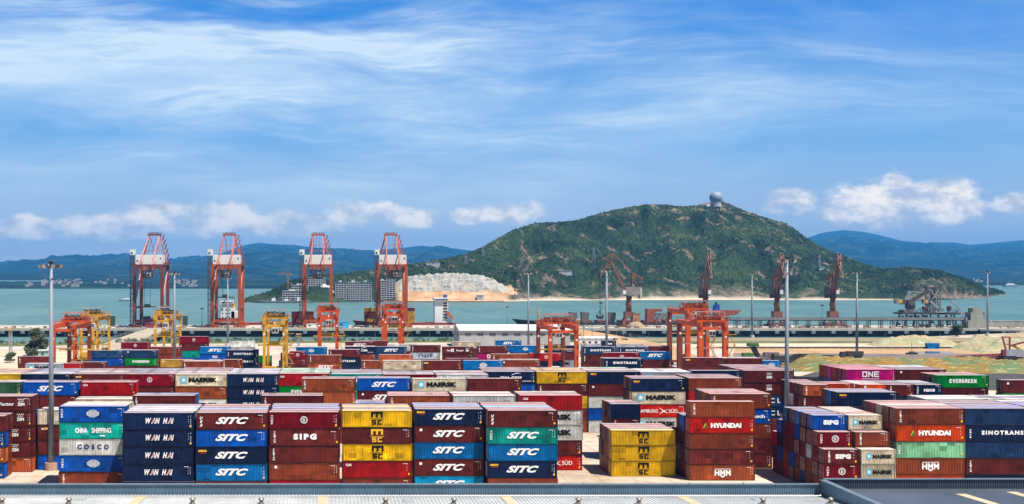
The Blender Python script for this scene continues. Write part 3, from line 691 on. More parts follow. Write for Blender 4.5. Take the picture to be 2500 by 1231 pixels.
# the open sand yard to the right
sheet('sand_field', pxs((1795, 850.5), (2700, 850.5), (2700, 838.5), (1500, 838.5), (1560, 846)), .02, SANDM)
sheet('dirt_track', pxs((1790, 864), (2700, 866), (2700, 850.5), (1795, 850.5)), .024, DIRTM)
sheet('wet_track', pxs((1790, 880), (1900, 905), (2700, 905), (2700, 865), (1790, 863)), .028, WETM)
sheet('puddle', pxs((2225, 862.5), (2270, 864), (2330, 862.5), (2322, 858.5), (2260, 858), (2230, 860)), .032, mat('standing_water', (.10, .12, .20), .08, var=.1, dirt_amt=0, spec=.6))
sheet('asphalt_road', pxs((1935, 925), (1900, 950), (2700, 955), (2700, 909), (1990, 908)), .03, ASPH)
sheet('grass_strip', pxs((1480, 838.4), (2700, 838.4), (2700, 833.5), (1480, 833.5)), .026, GRASM)
sheet('shore_strip', pxs((1500, 833.4), (2700, 833.4), (2700, 824.2), (1500, 825.5)), .022, BANKM)
sheet('grass_verge', [(-420, 520), (-330, 528), (-200, 560), (-90, 590), (60, 600), (300, 606), (300, 627), (60, 621), (-90, 611), (-190, 589), (-330, 565), (-420, 559)], .02, GRASM)
sheet('earth_yard', [(-260, 330), (-95, 330), (-95, 520), (-200, 552), (-420, 515), (-420, 330)], .012, SANDM)

# water
wm = bpy.data.materials.new('sea_water'); wm.use_nodes = True; t = NT(wm.node_tree); b = t.n['Principled BSDF']
o = t.add('ShaderNodeTexCoord').outputs['Object']
wa = t.noise(t.mapping(o, (.010, .0035, 1)), 1.0, 6, .6); wb = t.noise(t.mapping(o, (.07, .028, 1)), 1.0, 5, .65); wc = t.noise(t.mapping(o, (.5, .22, 1)), 1.0, 4, .6)
f = t.math('ADD', t.math('MULTIPLY', wa, .55), t.math('MULTIPLY', wb, .45))
c = t.ramp(f, [(.36, (.052, .126, .124)), (.5, (.080, .160, .150)), (.64, (.118, .200, .178))])
foam = t.noise(t.mapping(o, (.11, .045, 1), loc=(5, 3, 0)), 1.0, 3, .75)
c = t.mix(t.math('MULTIPLY', t.smooth(foam, .70, .76), .5), c, (.5, .55, .55))
t.l.new(c, b.inputs['Base Color']); b.inputs['Roughness'].default_value = .42; b.inputs['IOR'].default_value = 1.33; b.inputs['Specular IOR Level'].default_value = .28
bn = t.add('ShaderNodeBump', {'Strength': .9, 'Distance': .5}); t.l.new(t.math('ADD', wc, t.math('MULTIPLY', wb, 2.0)), bn.inputs['Height']); t.l.new(bn.outputs[0], b.inputs['Normal'])
struct('water', MB().add([(-2500, 530, SEA), (3800, 530, SEA), (5600, 6400, SEA), (-4200, 6400, SEA)], [(0, 1, 2, 3)]), wm)

# hills: the wooded island with its quarry
SIL = [(596, 734), (615, 727), (640, 718), (660, 712), (700, 690), (760, 676), (820, 672), (900, 660), (980, 652), (1020, 645), (1060, 640), (1140, 620), (1180, 602), (1215, 582), (1250, 563), (1290, 550), (1340, 545), (1400, 540), (1440, 530),
       (1480, 518), (1530, 507), (1575, 500), (1620, 500), (1660, 505), (1700, 503), (1722, 496), (1765, 491), (1790, 503), (1830, 520), (1880, 535), (1920, 550), (1950, 568), (1985, 592), (2020, 610), (2060, 625), (2100, 642), (2140, 654), (2180, 656), (2215, 655), (2260, 658),
       (2300, 665), (2340, 675), (2380, 690), (2405, 704), (2440, 711), (2455, 716)]
def shore_py(px): return np.interp(px, [560, 620, 900, 1240, 1300, 1700, 2180, 2230, 2330, 2400, 2460], [741, 739, 738, 738, 734, 732, 733, 735, 731, 728, 718])
def shoreY(px): return (CAMZ - SEA) * F / (shore_py(px) - HZ)
def fbm(x, y, z=0.0, o=5): return mnoise.fractal(Vector((x, y, z)), 1.0, 2.1, o)
def island():
    cols_ = np.arange(594, 2458, 2.6); vv = np.concatenate([np.linspace(0, .12, 22), np.linspace(.127, 1.0, 112), np.linspace(1.04, 1.5, 8)])
    P = []; RK = []
    sil = np.array(SIL, float)
    for px in cols_:
        y0 = float(shoreY(px)); dep = float(np.interp(px, [594, 700, 900, 1100, 1400, 1750, 2000, 2150, 2250, 2350, 2420, 2458], [40, 110, 260, 330, 450, 520, 420, 330, 300, 180, 60, 20]))
        spy = float(np.interp(px, sil[:, 0], sil[:, 1])); yr = y0 + dep
        H = CAMZ - (spy - HZ) / F * yr
        q = float(np.interp(px, [930, 985, 1190, 1235, 1290], [0, 1, 1, .85, 0]))          # how far the quarry is cut in here
        qa = float(np.interp(px, [780, 792, 815, 826], [0, .6, .6, 0])) 
        for v in vv:
            Y = y0 + dep * v; X = (px - CX) / F * Y
            if v <= 1: p = (v ** 1.08) * .93 + .07 * math.sin(v * math.pi * .5)
            else: p = 1 - (v - 1) * .8
            z = SEA + (H - SEA) * p
            sx_ = X / 95; sy_ = Y / 95
            gull = 1 - abs(fbm(sx_ * 1.1, sy_ * .45, 3.0, 4)) * 2
            win = max(0.0, min(1.0, v * 5)) * max(0.0, min(1.0, (1 - v) * 4.5))
            amp = min(1.0, (H + 6) / 120)
            rid = 1 - abs(mnoise.noise(Vector((X / 120 + fbm(X / 200, Y / 200, 4, 2) * .8, Y / 420, 21.0)))) * 2.6
            z += (gull * 9 - 5) * amp * win * 1.3 + (rid - .35) * 34 * amp * win
            z += fbm(X / 38, Y / 38, 1.0, 4) * 5.5 * amp * win
            d1 = fbm(X / 9.5, Y / 9.5, 7.0, 3); edge = min(1.0, v * 14)
            z += abs(d1) * 3.0 * edge + fbm(X / 4.1, Y / 4.1, 2.0, 2) * .9 * edge
            beach = 0.0; quarry = 0.0
            if 1230 < px < 2200 or px > 2440: beach = max(0.0, 1 - v / .028)
            if q > 0:
                floor_v = np.interp(px, [960, 1200, 1260], [34, 36, 20]) / dep; t1 = 52 / dep
                top = CAMZ - (float(np.interp(px, [935, 965, 1010, 1060, 1090, 1150, 1200, 1225, 1262], [704, 686, 675, 671, 669, 671, 680, 696, 722])) - HZ) / F * (y0 + 52)
                if v < floor_v: zq = SEA + 1.2 + (v / floor_v) ** 1.3 * 12.5; quarry = q * (.55 if v / floor_v > .25 else .5)
                elif v < t1 + .03:
                    k = min(1.0, (v - floor_v) / (t1 - floor_v)); st = (math.floor(k * 3) + min(1, (k * 3 % 1) * 1.5)) / 3
                    zq = SEA + 13.7 + (top - SEA - 13.7) * min(1, st) + fbm(X / 6, Y / 6, k * 3, 4) * 2.6 + abs(fbm(X / 14, 0, k, 3)) * 3; quarry = q
                else: zq = max(z, top - 2); zq = zq * min(1, (v - t1) * 6) + max(top, zq) * (1 - min(1, (v - t1) * 6)); quarry = 0
                z = z * (1 - q) + zq * q
            # the bare rocky knoll at the island's tip
            xk = (2288 - CX) / F * 1880
            kn = math.exp(-(((px - 2284) / 46) ** 2 + ((v - .28) / .2) ** 2)); z += kn * (15 + 9 * fbm(X / 12, Y / 12, 5, 4))
            rock = max(0.0, min(1.0, kn * 1.5 * (.30 + 1.3 * fbm(X / 9, Y / 9, 9, 4)) ))
            hi = max(0.0, 1 - abs(px - 1745) / 260) * max(0.0, (v - .55) / .45)
            rf = fbm((X + Y * .5) / 17, (Y - X * .3) / 34, 11.0, 6)
            rock = max(rock, max(0.0, min(1.0, (rf * 2.0 + hi * .75 - .64) * 2.2)) * min(1, v * 8))
            if px > 2330: rock = max(rock, max(0.0, min(1.0, 1.5 - v * 5)))
            if 2210 < px <= 2330: rock = max(rock, max(0.0, min(1.0, 1.3 - v * 9)))
            if px < 660: rock = max(rock, max(0.0, 1 - v * 2.2))
            if 1240 < px < 2000: rock = max(rock, max(0.0, min(1.0, (.085 - v) * 26)) * max(0, min(1, .6 + 2.2 * fbm(X / 16, Y / 16, 4, 4))))
            if 1130 < px < 1420: rock = max(rock, max(0.0, min(1.0, (fbm(X / 20, Y / 16, 14, 4) * 2 + .8 - abs((px - 1275) / 80) - abs(v - .42) * 7))))
            P.append((X, Y, z)); RK.append((rock, beach, quarry, 1))
    nv = len(vv); nc = len(cols_); fs = [(i * nv + j, (i + 1) * nv + j, (i + 1) * nv + j + 1, i * nv + j + 1) for i in range(nc - 1) for j in range(nv - 1)]
    m = MB(); m.v = P; m.f = fs; m.mi = [0] * len(fs)
    mt = bpy.data.materials.new('wooded_hillside'); mt.use_nodes = True; t = NT(mt.node_tree); b = t.n['Principled BSDF']
    o = t.add('ShaderNodeTexCoord').outputs['Object']; at_ = t.add('ShaderNodeAttribute', attribute_name='cover'); sp = t.add('ShaderNodeSeparateColor'); t.l.new(at_.outputs['Color'], sp.inputs[0])
    n1 = t.noise(o, .012, 5, .6); n2 = t.noise(o, .11, 5, .7); n3 = t.noise(o, .45, 3, .7)
    f = t.math('ADD', t.math('MULTIPLY', n1, .5), t.math('ADD', t.math('MULTIPLY', n2, .3), t.math('MULTIPLY', n3, .2)))
    g_ = t.ramp(f, [(.38, (.007, .015, .008)), (.46, (.014, .029, .012)), (.54, (.027, .047, .017)), (.64, (.062, .080, .030))])
    rk = t.ramp(t.noise(t.mapping(o, (1, 1, .5)), .16, 5, .7), [(.35, (.07, .06, .045)), (.5, (.18, .135, .10)), (.65, (.31, .225, .165))])
    qr = t.ramp(t.math('ADD', t.math('MULTIPLY', t.noise(t.mapping(o, (1.4, .4, .30)), .16, 6, .75), .6), t.math('MULTIPLY', t.noise(t.mapping(o, (.12, .1, 1.0)), .5, 4, .6), .4)), [(.36, (.10, .098, .09)), (.45, (.26, .255, .235)), (.54, (.40, .375, .32)), (.62, (.36, .24, .15))])
    fl = t.ramp(t.noise(o, .05, 4, .6), [(.4, (.36, .20, .10)), (.6, (.46, .32, .19))])
    rfac = t.math('MULTIPLY', sp.outputs[0], t.smooth(n3, .30, .52))
    c = t.mix(t.math('MULTIPLY', rfac, .85), g_, rk); 
    q1 = t.smooth(sp.outputs[2], .3, .5); c = t.mix(q1, c, fl); c = t.mix(t.smooth(sp.outputs[2], .6, .85), c, qr)
    c = t.mix(sp.outputs[1], c, (.55, .45, .34))
    t.l.new(c, b.inputs['Base Color']); b.inputs['Roughness'].default_value = .9; b.inputs['Specular IOR Level'].default_value = .1
    ob = struct('island_hill', m, mt); a = ob.data.attributes.new('cover', 'FLOAT_COLOR', 'POINT'); a.data.foreach_set('color', np.array(RK, np.float32).ravel())
    return np.array(P).reshape(nc, nv, 3), cols_
ISL, ISLPX = island()
def on_island(px, py):
    """point of the island's slope seen in direction px, py (the first one that rises to it)"""
    i = int(np.argmin(abs(ISLPX - px))); c = ISL[i]
    for p in c:
        if HZ - (p[2] - CAMZ) / p[1] * F <= py: return Vector(p)
    return Vector(c[-9])

# far hills across the bay
SIL2 = [(-500, 640), (-100, 655), (0, 648), (40, 642), (100, 636), (160, 625), (220, 628), (260, 632), (310, 627), (360, 641), (430, 636), (480, 632), (520, 625), (560, 612), (600, 598), (635, 593), (680, 598), (720, 601), (760, 608), (830, 606),
        (880, 611), (930, 612), (980, 606), (1030, 600), (1070, 605), (1110, 612), (1145, 617), (1200, 630), (1300, 645), (1500, 650), (1800, 625), (1900, 602), (1965, 583), (2010, 568), (2060, 562), (2110, 567), (2150, 575), (2200, 588), (2260, 594), (2320, 592), (2370, 598),
        (2420, 594), (2460, 590), (2500, 587), (2600, 597), (2900, 630), (3200, 650)]
def far_hills():
    sil = np.array(SIL2, float); cols_ = np.arange(-500, 3200, 8.0); vv = np.concatenate([np.linspace(0, 1, 70), [1.06, 1.15]]); P = []
    for px in cols_:
        spy = float(np.interp(px, sil[:, 0], sil[:, 1])); sh = float(np.interp(px, [0, 1200, 2300, 2430, 2600], [705, 705, 699, 697, 697])); y0 = (CAMZ - SEA) * F / (sh - HZ); yr = 16000
        H = CAMZ - (spy - HZ) / F * yr
        for v in vv:
            Y = y0 + (yr - y0) * v; X = (px - CX) / F * Y
            p = .04 * v + .96 * max(0.0, (v - .16) / .84) ** 1.25 if v <= 1 else 1 - (v - 1) * .5
            z = SEA + 1 + (H - SEA) * p + v * (1 - v) * 4 * (fbm(X / 900, Y / 900, 2, 5) * 85 + (1 - abs(fbm(X / 420, Y / 1300, 6, 4)) * 2) * 60 * min(1, v * 2)) * min(1, v * 1.8) + abs(fbm(X / 40, Y / 40, 3, 3)) * 7 * min(1, v * 6) * (1.0 if v < .97 else .4)
            P.append((X, Y, z))
    nv = len(vv); nc = len(cols_); m = MB(); m.v = P; m.f = [(i * nv + j, (i + 1) * nv + j, (i + 1) * nv + j + 1, i * nv + j + 1) for i in range(nc - 1) for j in range(nv - 1)]; m.mi = [0] * len(m.f)
    mt = bpy.data.materials.new('hazed_forest'); mt.use_nodes = True; t = NT(mt.node_tree); b = t.n['Principled BSDF']; o = t.add('ShaderNodeTexCoord').outputs['Object']
    n1 = t.noise(o, .004, 5, .6); n2 = t.noise(o, .03, 4, .7); f = t.math('ADD', t.math('MULTIPLY', n1, .55), t.math('MULTIPLY', n2, .45))
    c = t.ramp(f, [(.40, (.003, .011, .018)), (.5, (.008, .024, .028)), (.60, (.035, .058, .045))])  # darker stops tinted blue: distance haze put into the forest colour
    sp = t.noise(o, .012, 6, .75); c = t.mix(t.math('MULTIPLY', t.smooth(sp, .66, .72), .5), c, (.30, .25, .20))
    t.l.new(c, b.inputs['Base Color']); b.inputs['Roughness'].default_value = .95; b.inputs['Specular IOR Level'].default_value = .05
    struct('far_hills', m, mt); return np.array(P).reshape(nc, nv, 3), cols_
FAR, FARPX = far_hills()
# villages along the far shore, too distant to count
vm = MB(); rr = random.Random(3)
for px0, px1, n_ in ((130, 200, 34), (400, 480, 26), (230, 330, 8), (2230, 2300, 16), (2340, 2420, 12), (60, 120, 10)):
    for k in range(n_):
        px = rr.uniform(px0, px1); i = int(np.argmin(abs(FARPX - px))); p = FAR[i][rr.randint(1, 7)]; s = rr.uniform(4, 8)
        vm.box(p[0] + rr.uniform(-10, 10), p[1] - 6, p[2] + 4, s * 1.4, 8, s)
tag(vm.build('distant_village', mat('village_render', (.34, .31, .30), .8)), 'pale scattered village buildings at the foot of the far hills', 'village', kind='stuff')

# ------------------------------------------------------------------ haze over the bay
hz_ = MB().bx(-10500, 16500, -120, 18700, SEA - 3, 560)
hm = bpy.data.materials.new('haze_air'); hm.use_nodes = True; t = NT(hm.node_tree); t.n.clear()
pv = t.add('ShaderNodeVolumePrincipled', {'Color': (.07, .42, .95, 1), 'Density': .60e-4, 'Anisotropy': .0}); ou = t.add('ShaderNodeOutputMaterial'); t.l.new(pv.outputs[0], ou.inputs['Volume'])
tag(hz_.build('haze', hm), kind='stuff')

# ------------------------------------------------------------------ the near warehouse roof along the bottom edge
ROOFW = mat('roof_sheet_pale', (.44, .45, .435), .5, .1, var=.14, scale=.22, dirt=(.24, .215, .18), dirt_amt=.55)
ROOFD = mat('roof_sheet_slate', (.15, .175, .21), .5, .2, var=.15, scale=.15, dirt_amt=.3)
PARA = mat('parapet_sheet', (.115, .19, .25), .5, .2, var=.15, scale=.3, dirt=(.05, .07, .09), dirt_amt=.35, streak=True)
CAPM = mat('coping_sheet', (.17, .21, .24), .45, .3, var=.12, scale=.5)
SKYL = mat('rooflight_sheet', (.55, .45, .27), .4, var=.12, scale=.6, dirt_amt=.25)
RUSTY = mat('rusty_vent', (.16, .12, .09), .55, .5, var=.35, scale=3, dirt=(.10, .05, .03), dirt_amt=.6)
VENTM = mat('vent_metal', (.30, .28, .25), .45, .5, var=.15, scale=4)
def ribbed_sheet(x0, x1, y0, y1, zf, step, h=.07, w_=.09):
    m = MB(); n = int((x1 - x0) / step)
    prof = []
    for i in range(n + 1):
        x = x0 + i * step; prof += [(x, 0), (x + step - 2 * w_, 0), (x + step - 1.4 * w_, h), (x + step - .6 * w_, h)]
    prof.append((x0 + (n + 1) * step, 0)); vs = [(x, y, zf(y) + d) for x, d in prof for y in (y0, y1)]
    m.add(vs, [(2 * i, 2 * i + 2, 2 * i + 3, 2 * i + 1) for i in range(len(prof) - 1)]); return m
def parapet(x0, x1, y, z0, z1):
    m = MB(); st = .30; n = int((x1 - x0) / st); prof = []
    for i in range(n): q = x0 + i * st; prof += [(q, .0), (q + st * .62, .0), (q + st * .7, .06), (q + st * .92, .06)]
    prof.append((x1, 0)); vs = [(x, y + d, z) for x, d in prof for z in (z0, z1)]
    m.add(vs, [(2 * i, 2 * i + 2, 2 * i + 3, 2 * i + 1) for i in range(len(prof) - 1)]); m.bx(x0, x1, y + .08, y + .3, z0, z1); return m
PZ = lambda y: 10.35 + (142 - y) * .042
wh = thing('warehouse', 'pale ribbed metal warehouse roof with round vents along the bottom edge', 'warehouse')
ribbed_sheet(-62, 61.6, 108, 142.0, PZ, .46).build('roof_panel', ROOFW, wh)
parapet(-62, 62.2, 142.1, 9.3, 11.62).build('parapet', PARA, wh)
cp = MB().bx(-62, 62.2, 141.95, 142.55, 11.63, 11.74); cp.build('coping', CAPM, wh)
for i in range(18): x = -58 + i * 6.9; MB().tube((x, 142.25, 11.74), (x, 142.25, 11.84), .05).bx(x - .06, x + .06, 142.2, 142.3, 11.8, 11.86).build('coping_clip', DARKST, wh)
MB().bx(-62, 61.6, 142.65, 142.9, 0, 9.2).build('wall', PARA, wh)
MB().bx(-62, 61.6, 140.9, 142.0, 10.30, 10.40).build('gutter', ROOFD, wh)
for x0, x1 in ((-25.3, -24.0), (-2.25, -.95), (20.9, 22.1), (43.3, 44.5)):
    MB().add([(x0, 108, PZ(108) + .085), (x1, 108, PZ(108) + .085), (x1, 140.6, PZ(140.6) + .085), (x0, 140.6, PZ(140.6) + .085)], [(0, 1, 2, 3)]).build('rooflight', SKYL, wh)
for i, px in enumerate((5, 168, 470, 638, 941, 1108, 1412, 1560, 1863, 2028)):
    y = 135.3; x = wx(px, y); z = PZ(y) + .05
    v_ = MB().lathe((x, y, z), [(.34, 0), (.30, .10), (.24, .16), (.23, .34)], 12).build('vent_neck', RUSTY, wh)
    m = MB()
    for k in range(16):
        a = 2 * math.pi * k / 16; c0, s0 = math.cos(a), math.sin(a); c1, s1 = math.cos(a + .35), math.sin(a + .35)
        prof = [(.26, .34), (.36, .44), (.38, .55), (.30, .66), (.14, .72)]
        for (r0, h0), (r1, h1) in zip(prof, prof[1:]): m.add([(x + r0 * c0, y + r0 * s0, z + h0), (x + r0 * c1 * .97, y + r0 * s1 * .97, z + h0), (x + r1 * c1 * .97, y + r1 * s1 * .97, z + h1), (x + r1 * c0, y + r1 * s0, z + h1)], [(0, 1, 2, 3)])
    m.lathe((x, y, z), [(.2, .70), (.16, .74), (.02, .76)], 12); m.build('vent_turbine', VENTM, v_)
for yy in (139.6, 134.4, 129.2): MB().bx(-62, 61.6, yy, yy + .07, PZ(yy) + .071, PZ(yy) + .082).build('lap_shade', mat('lap_shadow_strip', (.20, .20, .19), .7), wh)  # thin dark strips: the shade at the sheet laps put into colour
for x, y, a, b_ in ((-33, 137.4, 1.8, 1.3), (8.4, 136.2, 1.3, 2.4), (30.5, 138.3, 2.6, 1.0), (52, 136.6, 1.3, 1.9)): MB().bx(x, x + a, y, y + b_, PZ(y + b_) + .06, PZ(y) + .085).build('patch_sheet', mat('roof_patch', (.31, .32, .32), .5, var=.1), wh)
MB().tube((-62, 140.2, 10.62), (61.5, 140.2, 10.62), .045, n=6).build('conductor_cable', STEEL, wh)
# the lower, darker roof beside it
w2 = thing('warehouse', 'dark slate ribbed warehouse roof behind the sloping parapet corner', 'warehouse')
P2 = lambda y: 11.1 + (142 - y) * .03
ribbed_sheet(62.9, 128, 104, 141.9, P2, .32).build('roof_panel', ROOFD, w2)
parapet(62.9, 128, 142.1, 10.6, 12.3).build('parapet', mat('parapet_sheet_dark', (.05, .065, .085), .5, .2, var=.2, scale=.3, streak=True), w2)
MB().bx(62.75, 128, 141.95, 142.5, 12.31, 12.42).build('coping', CAPM, w2)
gm_ = MB().bx(62.25, 62.78, 104, 141.9, 9.0, 12.2); gm_.build('gable_parapet', PARA, w2); MB().bx(62.1, 62.85, 104, 141.93, 12.21, 12.34).build('gable_coping', CAPM, w2)
MB().bx(62.9, 128, 142.65, 142.9, 0, 10.5).build('wall', PARA, w2)
x = 77.3; MB().add([(x, 108, P2(108) + .085), (x + 1.3, 108, P2(108) + .085), (x + 1.3, 138, P2(138) + .085), (x, 138, P2(138) + .085)], [(0, 1, 2, 3)]).build('rooflight', SKYL, w2)
x = 84.5; MB().add([(x, 108, P2(108) + .085), (x + 1.3, 108, P2(108) + .085), (x + 1.3, 139.5, P2(139.5) + .085), (x, 139.5, P2(139.5) + .085)], [(0, 1, 2, 3)]).build('rooflight', SKYL, w2)

# ------------------------------------------------------------------ floodlight masts
POLEM = mat('mast_galvanised', (.20, .225, .26), .6, .05, var=.12, scale=.6, streak=True)
LAMPM = mat('floodlight_housing', (.10, .10, .10), .5, .3, var=.2); GLASSM = mat('floodlight_glass', (.55, .57, .58), .15, .2, var=.05, dirt_amt=0)
BRICK = mat('brick_plinth', (.36, .22, .15), .9, var=.3, scale=3, dirt=(.55, .5, .42), dirt_amt=.6); CONB = mat('concrete_block', (.45, .43, .39), .9, var=.2, scale=1)
def mast(px, Y, top, base_py, r0, label, lamps=8, plinth=CONB, cams=False, span=1.5, z0=0.0):
    zt = wz(top, Y); t_ = thing('floodlight_mast', label, 'light mast', (wx(px, Y), Y, z0), 0, 'floodlight masts of the yard'); zt -= z0
    MB().tube((0, 0, .8), (0, 0, zt - .6), r0, r0 * .5, 14).build('pole', POLEM, t_, True)
    MB().tube((0, 0, 0), (0, 0, 1.5), r0 * 2.1, r0 * 2.0, 14).build('plinth', plinth, t_)
    h = MB().tube((0, 0, zt - .6), (0, 0, zt), .35); n = 14
    for k in range(n):
        a, b = 2 * math.pi * k / n, 2 * math.pi * (k + 1) / n; h.bar((span * math.cos(a), span * math.sin(a), zt - .6), (span * math.cos(b), span * math.sin(b), zt - .6), .12)
    for k in range(4): a = math.pi * k / 4 + .3; h.bar((span * math.cos(a), span * math.sin(a), zt - .6), (-span * math.cos(a), -span * math.sin(a), zt - .6), .14)
    h.build('head_frame', DARKST, t_); h = MB().lathe((0, 0, zt - .1), [(.6, 0), (.62, .12), (.1, .4)], 10); h.build('head_cap', DARKST, t_)
    for k in range(lamps):
        a = 2 * math.pi * (k + .5) / lamps; c, s = math.cos(a), math.sin(a); q = Vector((c * (span + .35), s * (span + .35), zt - .75)); out = Vector((c, s, -.75)).normalized()
        f_ = MB().bar(q - out * .18, q + out * .28, .62, .62, .8).build('floodlight', LAMPM, t_)
        MB().bar(q + out * .285, q + out * .31, .70, .70).build('lens', GLASSM, f_)
    if cams:
        zc = wz(cams, Y) - z0; m = MB(); m.bar((-1.5, 0, zc), (1.5, 0, zc), .08); m.bar((0, -1.1, zc), (0, 1.1, zc), .08)
        m.build('camera_arm', POLEM, t_)
        for x in (-1.5, -.9, .9, 1.5): MB().box(x, -.25, zc + .2, .22, .6, .22).tube((x, 0, zc), (x, 0, zc + .12), .05).build('security_camera', mat('camera_white', (.6, .6, .58), .4, var=.05), t_)
        MB().box(r0 + .1, -.4, 3.4, .5, .4, 1.1).build('control_box', DARKST, t_)
    return t_
mast(125, 217, 640, 1148, .60, 'tall grey mast on round brick plinth beside the blue globe container', 8, BRICK, 911, 1.7)
mast(426, 425, 664, 897, .62, 'grey mast standing beside the yellow gantry crane near the ramp', 8)
mast(556, 572, 676, 845, .60, 'thin mast in front of the funnelled ship', 6)
mast(1290, 520, 664, 855, .55, 'mast rising in front of the long white-roofed shed', 8)
mast(1481, 420, 657, 885, .62, 'mast in front of the jib crane with its grab lowered', 8)
mast(1921, 236, 628, 996, .56, 'tall thick grey mast beside the dotted maroon containers', 8, BRICK, 903, 1.7)
mast(1836, 642, 667, 825, .62, 'slim mast standing on the grass strip by the bank', 6)
mast(2092, 509, 662, 868, .62, 'mast on a round base beside the wet track', 8)
mast(2411, 661, 662, 820, .62, 'slim mast near the dark round tree on the bank', 6)
for px, top, lab in ((493, 752, 'short lamp on the quay between the two western ship cranes'), (1238, 748, 'short lamp on the quay above the white shed roof'), (1467, 738, 'short lamp on the quay beside the hanging grab'), (2007, 744, 'short lamp on the quay between two jib cranes')):
    mast(px, 775, top, 795, .22, lab, 4, CONB, False, .8)

# ------------------------------------------------------------------ quay
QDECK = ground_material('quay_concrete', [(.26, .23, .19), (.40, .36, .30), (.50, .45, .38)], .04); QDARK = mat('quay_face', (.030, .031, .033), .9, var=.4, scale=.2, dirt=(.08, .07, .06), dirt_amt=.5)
FENDM = mat('fender_panel', (.16, .18, .19), .8, var=.3, scale=1); TYREM = mat('black_rubber', (.02, .02, .022), .8, var=.2, scale=3)
qy = thing('quay', 'long dark-faced concrete quay carrying the ship cranes across the bay', 'quay', (0, 740, 0))
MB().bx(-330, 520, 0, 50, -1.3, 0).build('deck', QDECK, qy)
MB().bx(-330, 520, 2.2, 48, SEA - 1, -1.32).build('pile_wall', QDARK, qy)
for i in range(62):
    x = -300 + i * 12.6 + (i % 3) * .8; f_ = MB().bx(x, x + 2.7, -.35, 1.0, -3.2, -1.31).build('fender', FENDM, qy)
    if i % 3 == 0: MB().tube((x + 5, -.2, -4.2), (x + 5, .5, -4.2), .55, n=10).build('tyre', TYREM, f_)
m = MB()
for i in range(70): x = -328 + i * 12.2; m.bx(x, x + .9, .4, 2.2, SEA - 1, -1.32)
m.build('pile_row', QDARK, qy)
MB().bx(-330, 520, .1, .6, 0.004, .45).build('kerb', QDECK, qy)
mb = MB()
for i in range(150):
    x = -325 + i * 5.6 + random.uniform(-2, 2); s = random.uniform(.6, 2.2)
    mb.box(x, random.uniform(4, 20), s * .4, s * 1.5, s, s * .8)
tag(mb.build('cargo_litter', mat('mixed_cargo', (.22, .16, .12), .8, var=.5, scale=.05, dirt=(.5, .45, .4), dirt_amt=.6)), 'small scattered gear and pallets lying along the quay deck', 'gear', kind='stuff').location = (0, 740, 0)
# ramps between yard and quay
def road(name, pts, wd, z, m_, thick=.6):
    m = MB(); L_ = [Vector(p) for p in pts]; vs = []
    for i, p in enumerate(L_):
        d = (L_[min(i + 1, len(L_) - 1)] - L_[max(i - 1, 0)]); d.z = 0; d.normalize(); s = Vector((d.y, -d.x, 0)) * wd / 2
        vs += [p - s, p + s, p - s - Vector((0, 0, thick)), p + s - Vector((0, 0, thick))]
    fs = []
    for i in range(len(L_) - 1):
        a, b = 4 * i, 4 * i + 4; fs += [(a, a + 1, b + 1, b), (a + 2, b + 2, b + 3, a + 3), (a, b, b + 2, a + 2), (a + 1, a + 3, b + 3, b + 1)]
    m.add(vs, fs); return struct(name, m, m_)
road('ramp_road', [(-112, 540, .15), (-116, 600, .3), (-118, 700, .3), (-118.5, 742, .1)], 16, 0, RAMPM, 2.5)
def link_fence(pts, label, h=1.6, step=6, lamp=False):
    t_ = thing('fence', label, 'fence', pts[0]); o_ = Vector(pts[0]); q = [Vector(p) - o_ for p in pts]
    r_ = MB()
    for a, b in zip(q, q[1:]):
        for k in (.35, .7, 1.0): r_.bar(a + Vector((0, 0, h * k)), b + Vector((0, 0, h * k)), .07)
    r_.build('rails', STEEL, t_)
    p_ = MB()
    for a, b in zip(q, q[1:]):
        n = max(1, int((b - a).length / step))
        for i in range(n): c = a.lerp(b, i / n); p_.bar(c, c + Vector((0, 0, h)), .12)
    p_.build('posts', STEEL, t_)
link_fence([(-126, 545, .2), (-126.5, 740, .3)], 'pale railing along the western edge of the ramp road'); link_fence([(-104, 560, .2), (-110.4, 740, .3)], 'pale railing along the eastern edge of the ramp road')
for i in range(6):
    y = 575 + i * 30; t_ = thing('street_lamp', f'thin ramp lamp, {ORD[i + 1]} up from the yard', 'street lamp', (-126.8, y, .2), 0, 'lamps along the ramp road')
    MB().tube((0, 0, 0), (0, 0, 8.5), .14, .08, 8).build('pole', POLEM, t_); MB().bar((0, 0, 8.4), (1.8, 0, 8.7), .09).build('arm', POLEM, t_); MB().box(2.0, 0, 8.68, .8, .3, .14).build('lamp_head', LAMPM, t_)
road('quay_road', [(150, 480, .15), (163, 570, .2), (157, 660, .3), (150, 742, .1)], 22, 0, DIRTM, 3.0)
road('east_ramp', [(430, 740, .05), (470, 726, .0), (560, 700, -.6), (640, 690, -.6)], 9, 0, QDECK, 1.2)
link_fence([(176, 560, .2), (169, 650, .3), (163, 740, .3)], 'tall post fence on the eastern edge of the earth quay road', 2.4, 12)

